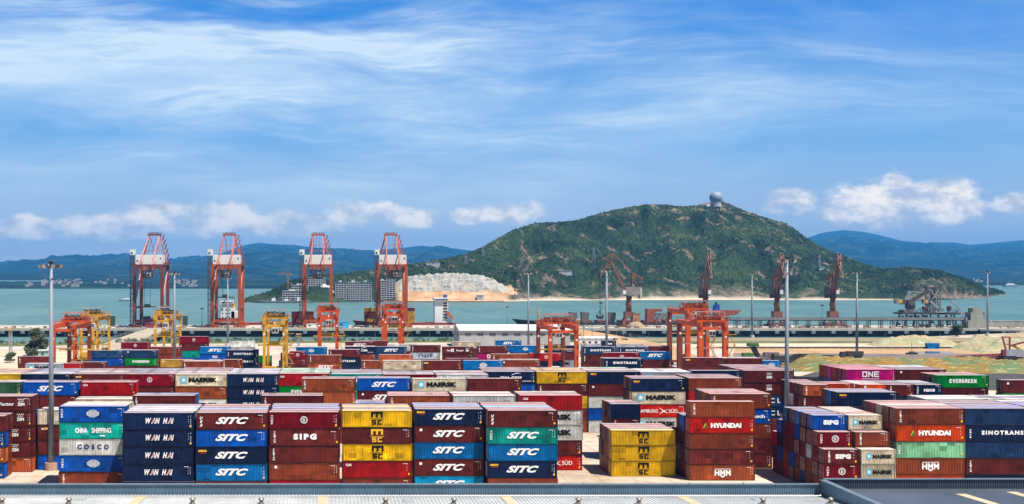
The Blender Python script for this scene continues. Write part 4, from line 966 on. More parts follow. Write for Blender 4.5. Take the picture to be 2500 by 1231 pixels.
# ------------------------------------------------------------------ long white-roofed shed and office
SHEDW = mat('shed_wall', (.36, .36, .36), .7, var=.12, scale=.2, dirt=(.22, .2, .18), dirt_amt=.35, streak=True); SHEDR = mat('shed_roof', (.72, .72, .70), .5, .1, var=.06, scale=.1, dirt_amt=.15); DGLASS = mat('dark_window', (.05, .055, .06), .2, var=.2, dirt_amt=0, spec=.6)
yS = 560; xa, xb = wx(1122, yS), wx(1392, yS); ze = wz(806, yS); zr = wz(793, yS + 14)
sh = thing('storage_shed', 'long grey shed with white pitched roof and small dark windows', 'shed', ((xa + xb) / 2, yS, 0)); hw = (xb - xa) / 2
m = MB().bx(-hw, hw, 0, .3, 0, ze); m.bx(-hw, hw, 27.7, 28, 0, ze)
for s in (-hw, hw - .3): m.add([(s, .3, 0), (s, 27.7, 0), (s, 27.7, ze), (s, 14, zr), (s, .3, ze), (s + .3, .3, 0), (s + .3, 27.7, 0), (s + .3, 27.7, ze), (s + .3, 14, zr), (s + .3, .3, ze)], [(0, 1, 2, 3, 4), (9, 8, 7, 6, 5), (0, 4, 9, 5), (1, 6, 7, 2)])
m.build('wall', SHEDW, sh)
m = MB().add([(-hw - .4, -.5, ze - .05), (hw + .4, -.5, ze - .05), (hw + .4, 14, zr + .15), (-hw - .4, 14, zr + .15), (-hw - .4, 28.5, ze - .05), (hw + .4, 28.5, ze - .05)], [(0, 1, 2, 3), (3, 2, 5, 4)])
m.bx(-hw - .4, hw + .4, -.55, -.5, ze - .5, ze - .02); rf = m.build('roof', SHEDR, sh)
MB().bx(-hw - .4, hw + .4, -.85, -.56, ze - .25, ze).build('gutter', SHEDR, rf)
for i in range(9):
    x = -hw + 4.2 + i * 6.25; f_ = MB().bx(x - 1.6, x + 1.6, -.08, -.01, ze - 3.0, ze - 1.6).build('window', SHEDW, sh); g_ = MB()
    for k in range(4): g_.bx(x - 1.5 + k * .78, x - 1.5 + k * .78 + .66, -.11, -.085, ze - 2.9, ze - 1.7)
    g_.build('pane', DGLASS, f_)
for i in range(5): MB().bx(-hw - .06, -hw - .01, 4 + i * 4.4, 5.4 + i * 4.4, ze - 3.6, ze - 1.4).build('window', DGLASS, sh)
m = MB()
for i in range(22): x = -hw + i * hw / 11; m.bx(x - .07, x + .07, -.06, -.005, 0, ze - 3.2)
m.build('wall_ribs', SHEDW, sh)
WHITEW = mat('white_render', (.62, .62, .60), .7, var=.08, scale=.4, dirt=(.4, .38, .34), dirt_amt=.3)
yO = 520; xa, xb = wx(1414, yO), wx(1494, yO); zt = wz(824, yO)
of = thing('office_building', 'low white flat-roofed office with small dark windows behind slate containers', 'building', (xa, yO, 0)); L_ = xb - xa
MB().bx(0, L_, 0, 9, 0, zt - .6).build('wall', WHITEW, of); MB().bx(-.3, L_ + .3, -.3, 9.3, zt - .59, zt).build('roof', WHITEW, of)
for i in range(5): x = 1.5 + i * 2.9; f_ = MB().bx(x, x + 1.3, -.09, -.01, zt - 3.2, zt - 1.6).build('window', WHITEW, of); MB().bx(x + .1, x + 1.2, -.12, -.095, zt - 3.1, zt - 1.7).build('pane', DGLASS, f_)
MB().tube((3, 4, zt), (3, 4, zt + 7), .1).tube((7, 4, zt), (7, 4, zt + 8), .1).bar((3, 4, zt + 5), (7, 4, zt + 5), .1).build('roof_mast', DARKST, of)

# ------------------------------------------------------------------ ship-to-shore cranes
def red(name, c): return mat(name, c, .55, .1, var=.22, scale=.25, dirt=tuple(q * .5 for q in c), dirt_amt=.45)
C1, C2, C1L = red('crane_red_brown', (.16, .032, .026)), red('crane_orange_red', (.34, .062, .015)), red('crane_rose', (.47, .20, .19))
HOUSEM = mat('machinery_house_white', (.66, .65, .61), .5, var=.06, scale=.3, dirt=(.4, .35, .28), dirt_amt=.3, streak=True); CABLE = mat('steel_cable', (.05, .05, .055), .5, .4, var=.1)
def sts(px, label, mr, ml, spread=None):
    Y = 768; t_ = thing('ship_to_shore_crane', label, 'ship crane', (wx(px, Y), Y, 0), 0, 'ship cranes on the quay')
    for sx in (-1, 1):
        for sy in (-1, 1):
            lg = MB().bar((sx * 9.3, sy * 13, 1.8), (sx * 9.3, sy * 13, 41.5), 2.1, 2.1).build('leg', mr, t_)
            b_ = MB()
            for k in range(4): b_.box(sx * 9.3 - 3.3 + k * 2.2, sy * 13, .8, 1.9, 1.2, 1.5)
            b_.bar((sx * 9.3 - 4.2, sy * 13, 1.9), (sx * 9.3 + 4.2, sy * 13, 1.9), .9, .8); b_.build('bogie', mr, lg)
    for sy in (-1, 1):
        MB().bar((-8.4, sy * 13, 4.6), (8.4, sy * 13, 4.6), 1.3, 1.7).build('sill_beam', mr, t_)
        MB().bar((-10.3, sy * 13, 42.3), (10.3, sy * 13, 42.3), 1.5, 1.7).build('portal_beam', mr, t_)
    for sx in (-1, 1):
        MB().bar((sx * 9.3, -12.1, 13.6), (sx * 9.3, 12.1, 13.6), 1.2, 1.4).build('tie_beam', mr, t_)
        MB().bar((sx * 9.3, 12, 40.5), (sx * 9.3, -12, 15), .75).build('brace', ml, t_)
        MB().bar((sx * 9.3, -12.1, 42.3), (sx * 9.3, 12.1, 42.3), 1.2, 1.4).build('side_beam', mr, t_)
        g_ = MB().bar((sx * 3.0, -28, 41.2), (sx * 3.0, 50, 41.2), .9, 1.8).build('boom_girder', mr, t_)
        MB().bar((sx * 9.0, 13, 43), (sx * 3.7, 13, 63.6), 1.35, 1.35, 1.1).build('apex_leg', ml, t_)
        MB().bar((sx * 3.7, 13, 63.4), (sx * 4.3, -27, 42.6), .8).build('back_stay', ml, t_)
        MB().bar((sx * 3.5, 13.5, 63.8), (sx * 3.0, 46, 42.4), .35).build('fore_stay', ml, t_)
        MB().tube((sx * 1.2, 12.6, 63.5), (sx * 1.5, -7, 49.8), .09, n=5).build('hoist_rope', CABLE, t_)
        MB().bar((sx * 4.4, 1, 57), (sx * 4.4, -14, 43.3), .4).build('brace', mr, t_)
    MB().bar((-6.4, 13, 53), (6.4, 13, 53), .5).bar((-4.6, -1, 56.6), (4.6, -1, 56.6), .35).build('apex_tie', ml, t_)
    ap = MB().bx(-4.7, 4.7, 11.6, 14.4, 63.7, 64.7).build('apex_platform', mr, t_)
    MB().rail([(-4.6, 11.7, 64.7), (4.6, 11.7, 64.7), (4.6, 14.3, 64.7), (-4.6, 14.3, 64.7)], 1.1, .12).build('railing', mr, ap)
    cl = MB(); rr_ = random.Random(int(px))
    for k in range(46):
        a = Vector((rr_.uniform(-6, 6), rr_.uniform(-22, -15), rr_.uniform(35, 42))); cl.bar(a, a + Vector((rr_.uniform(-2.5, 2.5), rr_.uniform(-1, 1), rr_.uniform(-2, 2))), .22)
    for k in range(22): cl.box(rr_.uniform(-5.5, 5.5), rr_.uniform(-21.5, -16), rr_.uniform(37, 41.6), rr_.uniform(.4, 1.6), .8, rr_.uniform(.4, 1.3))
    cl.build('trolley_machinery', red('machinery_rust', (.26, .075, .03)), t_)
    for sx in (-1, 1): MB().rail([(sx * 10.6, -14, 43.2), (sx * 10.6, 14, 43.2)], 1.2, .16).bx(min(sx * 10.2, sx * 11.2), max(sx * 10.2, sx * 11.2), -14, 14, 43.0, 43.18).build('side_walkway', mr, t_)
    for x in (-2.6, -1.2, 1.0, 2.4): MB().tube((x - .25, 13, 65.3), (x + .25, 13, 65.3), .65, n=10).build('sheave', DARKST, ap)
    s_ = MB()
    for k in range(6):
        z0, z1 = 44 + k * 3.3, 44 + (k + 1) * 3.3; c0 = 9.3 - (z0 - 43) / 20.6 * 5.3; c1 = 9.3 - (z1 - 43) / 20.6 * 5.3
        s_.bar((c0 + .8, 13.6, z0), (c1 + 2.7, 13.6, z1), .3, .7); s_.bar((c1 + .5, 13.6, z1), (c1 + 2.9, 13.6, z1), .7, .16); s_.bar((c1 + 2.9, 13.6, z1), (c1 + 2.9, 13.6, z1 + 1.1), .13); s_.bar((c1 + 2.9, 13.6, z1), (c1 + 1.2, 13.6, z1 - 1.6), .18)
    s_.build('zigzag_stairs', mr, t_)
    h_ = MB().bx(-9.0, 9.6, -12, -2, 43.3, 49.5).build('machinery_house', HOUSEM, t_)
    MB().bx(-8.6, 9.2, -11.6, -2.4, 49.51, 49.75).build('roof', HOUSEM, h_); MB().bx(-8.2, -7.2, -12.1, -12.01, 45, 46.2).build('window', DGLASS, h_); MB().bx(7.7, 8.6, -12.1, -12.01, 46.6, 47.8).build('window', DGLASS, h_)
    tw = MB().truss((-11.2, -13.4, 1.5), (-11.2, -13.4, 49), 2.0, 24, .26); 
    for k in range(12): z = 3.5 + k * 3.8; tw.bx(-12.7, -10.3, -14.6, -12.4, z, z + .14); tw.bar((-12.6, -14.5, z + 1.1), (-10.4, -14.5, z + 1.1), .1)
    tw.build('stair_tower', red('stair_dark', (.085, .05, .045)), t_)
    lc = MB().bx(-12.2, -8.9, -15, -12, 49.7, 53.4).build('lift_cabin', HOUSEM, t_); MB().bx(-11.7, -10.4, -15.08, -15.01, 50.2, 51.6).build('window', DGLASS, lc)
    OR = red('trolley_orange', (.34, .12, .05))
    tr = MB().truss((-4.6, -17, 38.4), (4.6, -17, 38.4), 3.2, 5, .28); tr.bx(-5.2, 5.2, -21.3, -13, 39.6, 40.2); tr.rail([(-5.2, -21.2, 40.2), (5.2, -21.2, 40.2), (5.2, -13, 40.2)], 1.2, .13); tr.bx(-4.6, -1, -20.5, -15, 40.25, 41.9); tr.bx(1.4, 4.4, -20.5, -15, 40.25, 41.4); trb = tr.build('trolley', OR, t_)
    MB().bx(-3.4, 3.4, -19.5, -14.5, 33.6, 36.6).build('trolley_cage', red('cage_brown', (.11, .065, .045)), t_)
    cb = MB().bx(.2, 2.9, -20.6, -18, 35.0, 37.6).build('driver_cab', HOUSEM, t_); MB().bx(.4, 2.7, -20.68, -20.61, 35.3, 36.9).build('window', DGLASS, cb)
    MB().rail([(-10.5, -13.9, 43.2), (-9.1, -13.9, 43.2)], 1.2, .12).rail([(9.7, -13.9, 43.2), (11, -13.9, 43.2)], 1.2, .12).build('railing', mr, t_)
    if spread is not None:
        sp = MB().bx(-6.1, 6.1, -17.5, -15.8, spread, spread + .7); sp.bx(-2, 2, -17.8, -15.5, spread + .71, spread + 2.2)
        for x in (-6, 6): sp.bx(x - .2, x + .2, -17.6, -15.7, spread - .7, spread)
        so_ = sp.build('spreader', DARKST, t_); rp = MB()
        for x in (-2.2, 2.2):
            for y in (-17.6, -15.7): rp.tube((x * .8, y, spread + 2), (x, y, 33.8), .07, n=5)
        rp.build('hoist_rope', CABLE, t_)
    return t_
sts(370, 'rose and brown ship crane with spreader lowered, nearest the sea ferry', C1, C1L, 14.0)
sts(556, 'orange-red ship crane above the ship with yellow funnel', C2, red('crane_salmon', (.44, .12, .07)), 20.5)
sts(776, 'orange-red ship crane in front of the terraced concrete apartments, beside dark hold boxes', C2, red('crane_salmon', (.44, .12, .07)))
sts(956, 'orange-red ship crane between golden boxes on a ship, beside the quarry', C2, red('crane_salmon', (.44, .12, .07)))

# ------------------------------------------------------------------ rubber-tyred gantry cranes
def rtg(px, Y, wpx, top, mc, label, rows=None, trolley=.35, spread=9.5, reel='front', mc2=None, stairs=True, lw=1.35):
    W_ = wpx * Y / F; zt = wz(top, Y); t_ = thing('yard_gantry_crane', label, 'gantry crane', (wx(px, Y), Y, 0), 0, 'gantry cranes straddling the stacks'); S = 23.5; mc2 = mc2 or mc; hx = W_ / 2
    for sx in (-1, 1):
        for y in (0, S):
            lg = MB().bar((sx * hx, y, 1.6), (sx * hx, y, zt - 1.7), lw, lw).build('leg', mc if y == 0 else mc2, t_)
            MB().box(sx * hx, y - lw / 2 - .04, zt - 5.2, .7, .05, .7).build('number_plate', HOUSEM, lg)
            for k in (-1, 1): MB().tube((sx * hx + k * .95, y - .35, .75), (sx * hx + k * .95, y + .35, .75), .75, n=12).build('wheel', TYREM, t_)
        g_ = MB().bar((sx * hx, -1.4, zt - .85), (sx * hx, S + 1.4, zt - .85), 1.1, 1.7).build('girder', mc, t_)
        MB().rail([(sx * (hx + .8), -1.3, zt), (sx * (hx + .8), S + 1.3, zt)], 1.1, .11, 2.5).build('railing', mc, g_); MB().bx(sx * (hx + .75) - .4, sx * (hx + .75) + .4, -1.3, S + 1.3, zt - .15, zt - .02).build('walkway', mc, g_)
    for y in (0, S):
        MB().bar((-hx - 2.2, y, 1.75), (hx + 2.2, y, 1.75), 1.0, 1.0).build('sill_beam', mc2, t_); MB().bar((-hx + .55, y, zt * .56), (hx - .55, y, zt * .56), .22, .34).build('cross_tie', C1L if mc is not YRTG else mc, t_)
        MB().bar((-hx + .55, y, zt - 2.2), (hx - .55, y, zt - 2.2), .8, 1.0).build('end_beam', mc, t_)
    y = S * trolley
    tr = MB().bx(-hx - 1, hx + 1, y - 3, y + 3, zt + .1, zt + .7); tr.rail([(-hx - 1, y - 3, zt + .7), (hx + 1, y - 3, zt + .7), (hx + 1, y + 3, zt + .7), (-hx - 1, y + 3, zt + .7)], 1.2, .14, 1.6); tb = tr.build('trolley', mc, t_)
    MB().tube((-1.6, y - .5, zt + 1.7), (1.6, y - .5, zt + 1.7), 1.0, n=12).build('hoist_drum', DARKST, tb); MB().bx(-hx + .2, -hx + 2.2, y - 2.4, y + 1.8, zt + .71, zt + 2.5).build('motor_box', mc2, tb); MB().bx(hx - 2.0, hx - .4, y - 2, y + 2, zt + .71, zt + 2.1).build('motor_box', DARKST, tb)
    fr = MB()
    for x in (-hx - .6, hx + .6):
        fr.bar((x, y - 2.7, zt + .7), (x, y - 2.7, zt + 3.6), .2)
        fr.bar((x, y + 2.7, zt + .7), (x, y + 2.7, zt + 3.6), .2)
    fr.bar((-hx - .6, y - 2.7, zt + 3.6), (hx + .6, y - 2.7, zt + 3.6), .25, .3); fr.bar((-hx - .6, y + 2.7, zt + 3.6), (hx + .6, y + 2.7, zt + 3.6), .25, .3); fr.build('service_frame', C1L if mc is not YRTG else STEEL, tb)
    cl = MB(); rr_ = random.Random(int(px) + 5)
    for k in range(60):
        a = Vector((rr_.uniform(-hx - 1.2, hx + 1.2), y + rr_.uniform(-3.2, 3.2), zt + rr_.uniform(-2.2, 3.0))); cl.bar(a, a + Vector((rr_.uniform(-1.3, 1.3), rr_.uniform(-1, 1), rr_.uniform(-.9, .9))), .16)
    for k in range(20): cl.box(rr_.uniform(-hx, hx), y + rr_.uniform(-2.8, 2.8), zt + rr_.uniform(.9, 2.4), rr_.uniform(.4, 1.3), .8, rr_.uniform(.4, 1.2))
    cl.build('machinery', DARKST if mc is YRTG else red('machinery_rust', (.26, .075, .03)), tb)
    cb = MB().bx(-.9, 1.4, y - 3.6, y - 1.2, zt - 5.0, zt - 2.5); cb.bar((.2, y - 2.4, zt - 2.5), (.2, y - 2.4, zt), .5); cbo = cb.build('driver_cab', HOUSEM, t_)
    MB().bx(-.75, .15, y - 3.68, y - 3.61, zt - 4.6, zt - 3.3).bx(.35, 1.25, y - 3.68, y - 3.61, zt - 4.6, zt - 3.3).build('window', DGLASS, cbo)
    zs = spread; sp = MB().bx(-6.1, 6.1, y - .4, y + .4, zs, zs + .5); sp.bx(-2.2, 2.2, y - 1, y + 1, zs + .51, zs + 1.7)
    for x in (-6, 6): sp.bx(x - .15, x + .15, y - 1.2, y + 1.2, zs - .1, zs + .4)
    sp.build('spreader', red('spreader_yellow', (.45, .30, .03)) if spread > 6 else DARKST, t_); rp = MB()
    for x in (-1.8, 1.8):
        for yy in (y - .8, y + .8): rp.tube((x, yy, zs + 1.6), (x * .8, yy, zt), .06, n=5)
    rp.build('hoist_rope', CABLE, t_)
    if stairs:
        st = MB()
        for k in range(4):
            z0, z1 = 2 + k * 3.6, 2 + (k + 1) * 3.6; xx = (hx + 1.0, hx + 3.2); a, b = (xx if k % 2 == 0 else xx[::-1]); st.bar((a, -.9, z0), (b, -.9, z1), .5, .18); st.bar((a, -1.2, z0 + 1), (b, -1.2, z1 + 1), .09); st.bx(min(xx) - .5, max(xx) + .5, -1.4, -.4, z1 - .06, z1 + .06)
        st.build('access_stairs', YSTAIR, t_)
    if reel == 'front':
        rl = MB(); n = 18; cx_, cz = hx - 1.6, 3.6
        for k in range(n):
            a = 2 * math.pi * k / n; rl.bar((cx_, -1.3, cz), (cx_ + 2.2 * math.cos(a), -1.3, cz + 2.2 * math.sin(a)), .14); b = 2 * math.pi * (k + 1) / n
            for rr_ in (1.2, 1.7, 2.2): rl.bar((cx_ + rr_ * math.cos(a), -1.3, cz + rr_ * math.sin(a)), (cx_ + rr_ * math.cos(b), -1.3, cz + rr_ * math.sin(b)), .16)
        rl.build('cable_reel', YSTAIR, t_)
    pb = MB().bx(-hx + .2, -hx + 3.4, -1.0, .9, 2.3, 4.4).build('power_box', HOUSEM if mc is not YRTG else mc, t_); MB().bx(hx - 3, hx - .4, S - 1, S + 1, 2.3, 4.6).build('power_box', DARKST, t_)
    return t_
ORTG, ORDK, YRTG, YSTAIR = red('gantry_orange', (.52, .068, .006)), red('gantry_rust', (.17, .035, .018)), red('gantry_yellow', (.52, .27, .02)), red('stairs_yellow', (.50, .28, .03))
rtg(157, 400, 52, 792, ORTG, 'orange yard gantry with dark rear legs, behind the tall mast', None, .75, 9, 'front', ORDK)
rtg(218, 470, 40, 773, YRTG, 'yellow yard gantry just behind the orange gantry near the ramp', None, .3, 7, 'none', lw=1.0)
rtg(400, 470, 42, 772, YRTG, 'yellow yard gantry with white cab, beside the grey mast', None, .25, 11, 'none', lw=1.0)
rtg(669, 400, 48, 781, YRTG, 'large yellow yard gantry beside the long-lettered navy containers', None, .25, 11.5, 'none', lw=1.0)
rtg(801, 446, 43, 764, ORTG, 'orange yard gantry with a large round cable reel', None, .3, 12, 'front')
rtg(962, 480, 42, 757, ORTG, 'orange yard gantry with white cab, in line with the quarry', None, .2, 14, 'none')
rtg(1375, 400, 64, 795, ORTG, 'wide orange yard gantry in front of the white-roofed shed', None, .5, 9.5, 'none', ORDK)
rtg(1740, 392, 61, 787, ORTG, 'big bright orange yard gantry nearest the sand yard', None, .2, 3, 'front', ORDK, lw=1.75)
rtg(1702, 432, 46, 757, ORTG, 'tall orange and brown yard gantry behind the big bright one', None, .2, 14, 'none', ORDK, lw=1.7)

# ------------------------------------------------------------------ jib cranes with grabs
RUSTC, RUSTD = red('jib_rust', (.20, .085, .055)), red('jib_rust_dark', (.10, .05, .04))
def jib(px, Y, az, label, grab=False, luff=0):
    t_ = thing('jib_crane', label, 'jib crane', (wx(px, Y), Y, 0), 0, 'rusty jib cranes on the quay')
    b = MB()
    for sx in (-1, 1):
        for sy in (-1, 1):
            b.bar((sx * 5, sy * 5, 1.5), (sx * 1.6, sy * 1.6, 7.6), 1.1)
            for k in (-1, 0, 1): b.box(sx * 5 + k * 1.7, sy * 5, .7, 1.4, 1, 1.4)
        b.bar((sx * 5, -5, 1.8), (sx * 5, 5, 1.8), .9); b.bar((-5, sx * 5, 1.8), (5, sx * 5, 1.8), .9)
    b.bx(-3, 3, -3, 3, 6.4, 10.6); b.build('portal_base', RUSTC, t_)
    pd = MB().tube((0, 0, 10.6), (0, 0, 21.5), 1.95, 1.7, 16).build('pedestal', RUSTC, t_, True)
    ld = MB(); 
    for k in range(14): a = k * .45; ld.bar((2.1 * math.cos(a), 2.1 * math.sin(a), 10.8 + k * .72), (2.1 * math.cos(a + .45), 2.1 * math.sin(a + .45), 11.5 + k * .72), .5, .12)
    ld.build('spiral_stairs', RUSTD, pd)
    c, s = math.cos(az), math.sin(az)
    def P(r, q, z): return Vector((c * r - s * q, s * r + c * q, z))
    def quadbar(m, p, q, w_, h_=None, w2=None): m.bar(P(*p), P(*q), w_, h_, w2)
    hs = MB(); hs.tube((0, 0, 21.5), (0, 0, 22.3), 3.0, n=18)
    def pb(m, r0, r1, q0, q1, z0, z1):
        vs = [P(r, q, z) for z in (z0, z1) for q in (q0, q1) for r in (r0, r1)]; m.add(vs, [(0, 2, 3, 1), (4, 5, 7, 6), (0, 1, 5, 4), (2, 6, 7, 3), (0, 4, 6, 2), (1, 3, 7, 5)])
    pb(hs, -7.2, 2.6, -3, 3, 22.3, 27.6); hso = hs.build('machinery_house', RUSTD if abs(math.cos(az)) < .5 else red('jib_house_grey', (.23, .20, .18)), t_)
    cw = MB(); pb(cw, -8.4, -7.25, -3, 3, 19.6, 27.2); cw.build('counterweight', CONB if abs(math.cos(az)) > .5 else RUSTD, t_)
    cbm = MB(); pb(cbm, 2.7, 4.6, 1, 3, 22.6, 25.4); cbm.build('driver_cab', HOUSEM, t_)
    tw = MB()
    for q in (-1.6, 1.6): quadbar(tw, (-1.5, q, 27.6), (-2.6, q * .6, 38), .7); quadbar(tw, (-5.5, q, 27.6), (-2.6, q * .6, 38), .5)
    quadbar(tw, (-2.6, -1.2, 38), (-2.6, 1.2, 38), .6); tw.build('tower', RUSTC, t_)
    jb = MB()
    for q in (-1.5, 1.5): quadbar(jb, (2.6, q * .75, 24.5), (12.2, q * .4, 45.5), 1.4, 1.8, 1.0)
    for k in range(6): f0 = k / 6; r_ = 2.6 + 9.6 * f0; jb.bar(P(r_, -1.5 + f0 * .6, 24.5 + 21 * f0), P(r_, 1.5 - f0 * .6, 24.5 + 21 * f0), .35)
    jb.build('jib', RUSTC, t_)
    hd = MB(); 
    for q in (-.8, .8): quadbar(hd, (12.2, q, 45.5), (20, q * .6, 34), .6, .7, .4); quadbar(hd, (12.2, q, 45.5), (11.3, q, 51), .55); quadbar(hd, (11.3, q, 51), (20, q * .6, 34), .3); quadbar(hd, (11.3, q, 51), (17.4, q, 46.8), .3); quadbar(hd, (17.4, q, 46.8), (12.4, q, 45.4), .4)
    quadbar(hd, (17.4, -.8, 46.8), (17.4, .8, 46.8), .6); quadbar(hd, (17.4, 0, 46.6), (20, 0, 34), .2); hd.build('jib_head', RUSTC, t_)
    ti = MB()
    for q in (-.7, .7): quadbar(ti, (11.3, q, 51), (-2.6, q, 37.9), .45, .6)
    ti.build('tie_rod', RUSTC, t_)
    ba = MB()
    for q in (-1, 1): quadbar(ba, (-2.6, q, 37.6), (-8.6, q, 33.4), .7, .9); quadbar(ba, (-8.6, q, 33.4), (-8.6, q, 28), .18)
    pb(ba, -9.6, -7.4, -1.7, 1.7, 32.6, 34.4); ba.build('balance_arm', RUSTC, t_)
    if grab:
        gx = P(20, 0, 0); m = MB(); m.tube((gx.x - .25, gx.y, 11), (gx.x - .25, gx.y, 34), .07, n=5); m.tube((gx.x + .25, gx.y, 11), (gx.x + .25, gx.y, 34), .07, n=5); m.build('hoist_rope', CABLE, t_)
        g_ = MB(); g_.box(gx.x, gx.y, 10.6, 1.2, 1.0, .9)
        for k in (-1, 1):
            g_.bar((gx.x + k * .4, gx.y, 10.4), (gx.x + k * 2.2, gx.y, 7.8), .28); g_.prism([(gx.x + k * .1, 5.6), (gx.x + k * 1.3, 5.4), (gx.x + k * 2.6, 6.6), (gx.x + k * 2.4, 8.2), (gx.x + k * 1.0, 7.5), (gx.x + k * .1, 7.0)], gx.y - 1.2, gx.y + 1.2)
        g_.bar((gx.x, gx.y, 10.4), (gx.x, gx.y, 7.1), .35); g_.build('grab', DARKST, t_)
    return t_
jib(1535, 766, math.pi, 'rusty jib crane with jib swung over and black grab hanging low', True)
jib(1722, 770, R(-97), 'rusty jib crane directly behind the tall orange yard gantry')
jib(1897, 772, R(-98), 'rusty jib crane partly hidden by the tall thick mast')
jib(2033, 774, R(-96), 'rusty jib crane standing alone above the conveyor gallery')

# hoppers, red frame and boxes on the quay
HOPM = mat('hopper_grey', (.10, .095, .09), .7, .2, var=.3, scale=.5)
for i, (px, lab) in enumerate(((1398, 'dark hopper bin first along the quay behind the shed'), (1427, 'dark hopper bin beside the hanging grab'), (1492, 'dark hopper bin left of the crane pedestal base'))):
    t_ = thing('hopper', lab, 'hopper', (wx(px, 772), 772, 0), 0, 'dark hoppers on the quay')
    MB().prism([(-1.2, 2.2), (1.2, 2.2), (2.6, 5.4), (2.9, 9.6), (-2.6, 10.1), (-2.4, 5.4)], -2, 2).build('bin', HOPM, t_)
    for sx in (-1.8, 1.8):
        for sy in (-1.6, 1.6): MB().bar((sx, sy, 0), (sx, sy, 5.2), .3).build('leg', HOPM, t_)
t_ = thing('gantry_hopper', 'rusty red braced hopper frame beside the first jib crane', 'hopper', (wx(1603, 772), 772, 0))
MB().prism([(-7.6, 3.4), (-3.0, 3.4), (-1.6, 10.4), (3, 10.4), (3, 12.3), (-7.2, 12.3)], -3, 3).build('bin', red('hopper_red', (.24, .06, .04)), t_)
MB().truss((-2, 0, 6.8), (8, 0, 6.8), 2.2, 6, .3, 4.2).build('side_frame', red('hopper_red', (.24, .06, .04)), t_)
for x in (-7, -1, 7.4):
    for y in (-2.4, 2.4): MB().bar((x, y, 0), (x, y, 5), .6).build('leg', red('hopper_red', (.24, .06, .04)), t_)
t_ = thing('site_box', 'small orange-brown box on the quay at the first jib crane', 'box', (wx(1553, 764), 764, 0)); MB().bx(-2.6, 2.6, -1.5, 1.5, 0.2, 9.0).bx(-2.9, 2.9, -1.8, 1.8, 0, .2).build('box_body', red('box_ochre', (.36, .19, .10)), t_); MB().bx(-2.8, 2.8, -1.7, 1.7, 9.01, 9.4).build('lid', RUSTC, t_)
t_ = thing('coal_heap', 'low brown heap of cargo at the foot of the first jib crane', 'heap', (wx(1552, 758), 758, 0)); MB().lathe((0, 0, 0), [(6.5, 0), (5.2, 1.9), (3.6, 3.2), (1.2, 4.0)], 14).build('heap_body', mat('brown_cargo', (.30, .21, .14), .95, var=.4, scale=.6), t_)
t_ = thing('gantry_hopper', 'low rusty red frame on the quay behind the big orange gantry', 'hopper', (wx(1775, 776), 776, 0)); MB().prism([(-10, 6), (6, 8), (9.5, 11.2), (-9, 11.2)], -2, 2).build('bin', red('hopper_red', (.24, .06, .04)), t_); MB().truss((-10, 0, 5), (9, 0, 5), 2, 8, .25).build('side_frame', RUSTC, t_)
for x in (-9, 0, 9): MB().bar((x, 0, 0), (x, 0, 6), .6).build('leg', RUSTC, t_)

# conveyor gallery, transfer tower, unloader
GALM = mat('gallery_grey', (.25, .26, .26), .7, .1, var=.15, scale=.1, streak=True); DKGAL = mat('gallery_dark', (.05, .055, .055), .7, .2, var=.2)
t_ = thing('conveyor_gallery', 'long grey conveyor gallery on trestle legs along the eastern quay', 'conveyor', (0, 752, 0)); x0, x1 = wx(1782, 752), wx(2358, 752); z0 = 4.9
MB().bx(x0, x1, -1.6, 1.6, z0 + .8, z0 + 2.0).build('gallery_box', GALM, t_); MB().bx(x0, x1, -1.75, 1.75, z0 + 2.01, z0 + 2.25).build('roof', mat('gallery_roof', (.12, .12, .12), .7), t_); MB().bx(x0, x1, -1.4, 1.4, z0, z0 + .79).build('truss_chord', DKGAL, t_)
for i in range(20):
    x = x0 + 4 + i * 8.2; m = MB()
    for k in (-.9, .9):
        for y in (-1.2, 1.2): m.bar((x + k, y, 0), (x + k, y, z0), .3)
    for k in range(3): z = k * 1.6; m.bar((x - .9, -1.2, z), (x + .9, -1.2, z + 1.6), .15); m.bar((x + .9, -1.2, z), (x - .9, -1.2, z + 1.6), .15)
    m.build('trestle_leg', DKGAL, t_)
t_ = thing('transfer_tower', 'grey concrete-sided transfer tower at the end of the conveyor', 'tower', (wx(2378, 752), 752, 0)); CLADM = mat('tower_cladding', (.24, .24, .20), .75, var=.15, scale=.2, streak=True)
MB().bx(-6.2, 6.2, -4, 4, 0, 5.4).build('lower_storey', CLADM, t_); MB().bx(-4.2, 5, -3.6, 3.6, 5.42, 10.6).build('middle_storey', CLADM, t_); MB().prism([(-2.4, 10.62), (4.2, 10.62), (4.2, 13.4), (-1.2, 14.2), (-2.4, 13.6)], -3, 3).build('upper_storey', CLADM, t_)
MB().bar((4.4, -3.8, 11.6), (11, -3.8, 2.2), .7, .5).build('chute', STEEL, t_); MB().bx(-7.2, -6.22, -3, 3, 4, 7.4).build('side_hood', GALM, t_); MB().rail([(-4.2, -3.7, 10.6), (-2.5, -3.7, 10.6)], 1.1).build('railing', STEEL, t_)
t_ = thing('conveyor_gallery', 'low enclosed grey conveyor sloping away beside the eastern ramp', 'conveyor', (wx(2392, 762), 762, 0)); MB().bx(0, 95, -2, 2, -1.2, 4.2).build('gallery_box', CLADM, t_); MB().bx(0, 95, -2.2, 2.2, 4.21, 4.5).build('roof', GALM, t_); m = MB()
for i in range(12): m.bx(4 + i * 8, 5 + i * 8, -1.5, 1.5, SEA - .5, -1.22)
m.build('pier_row', QDARK, t_)
UG, UD = red('unloader_grey', (.16, .155, .145)), red('unloader_dark', (.055, .05, .048))
t_ = thing('ship_unloader', 'complex dark bulk unloader with slanted boom and yellow-sided cabins', 'ship unloader', (wx(2262, 770), 770, 0))
X = lambda px: (px - 2262) / F * 770; Z = lambda py: wz(py, 770)
b = MB()
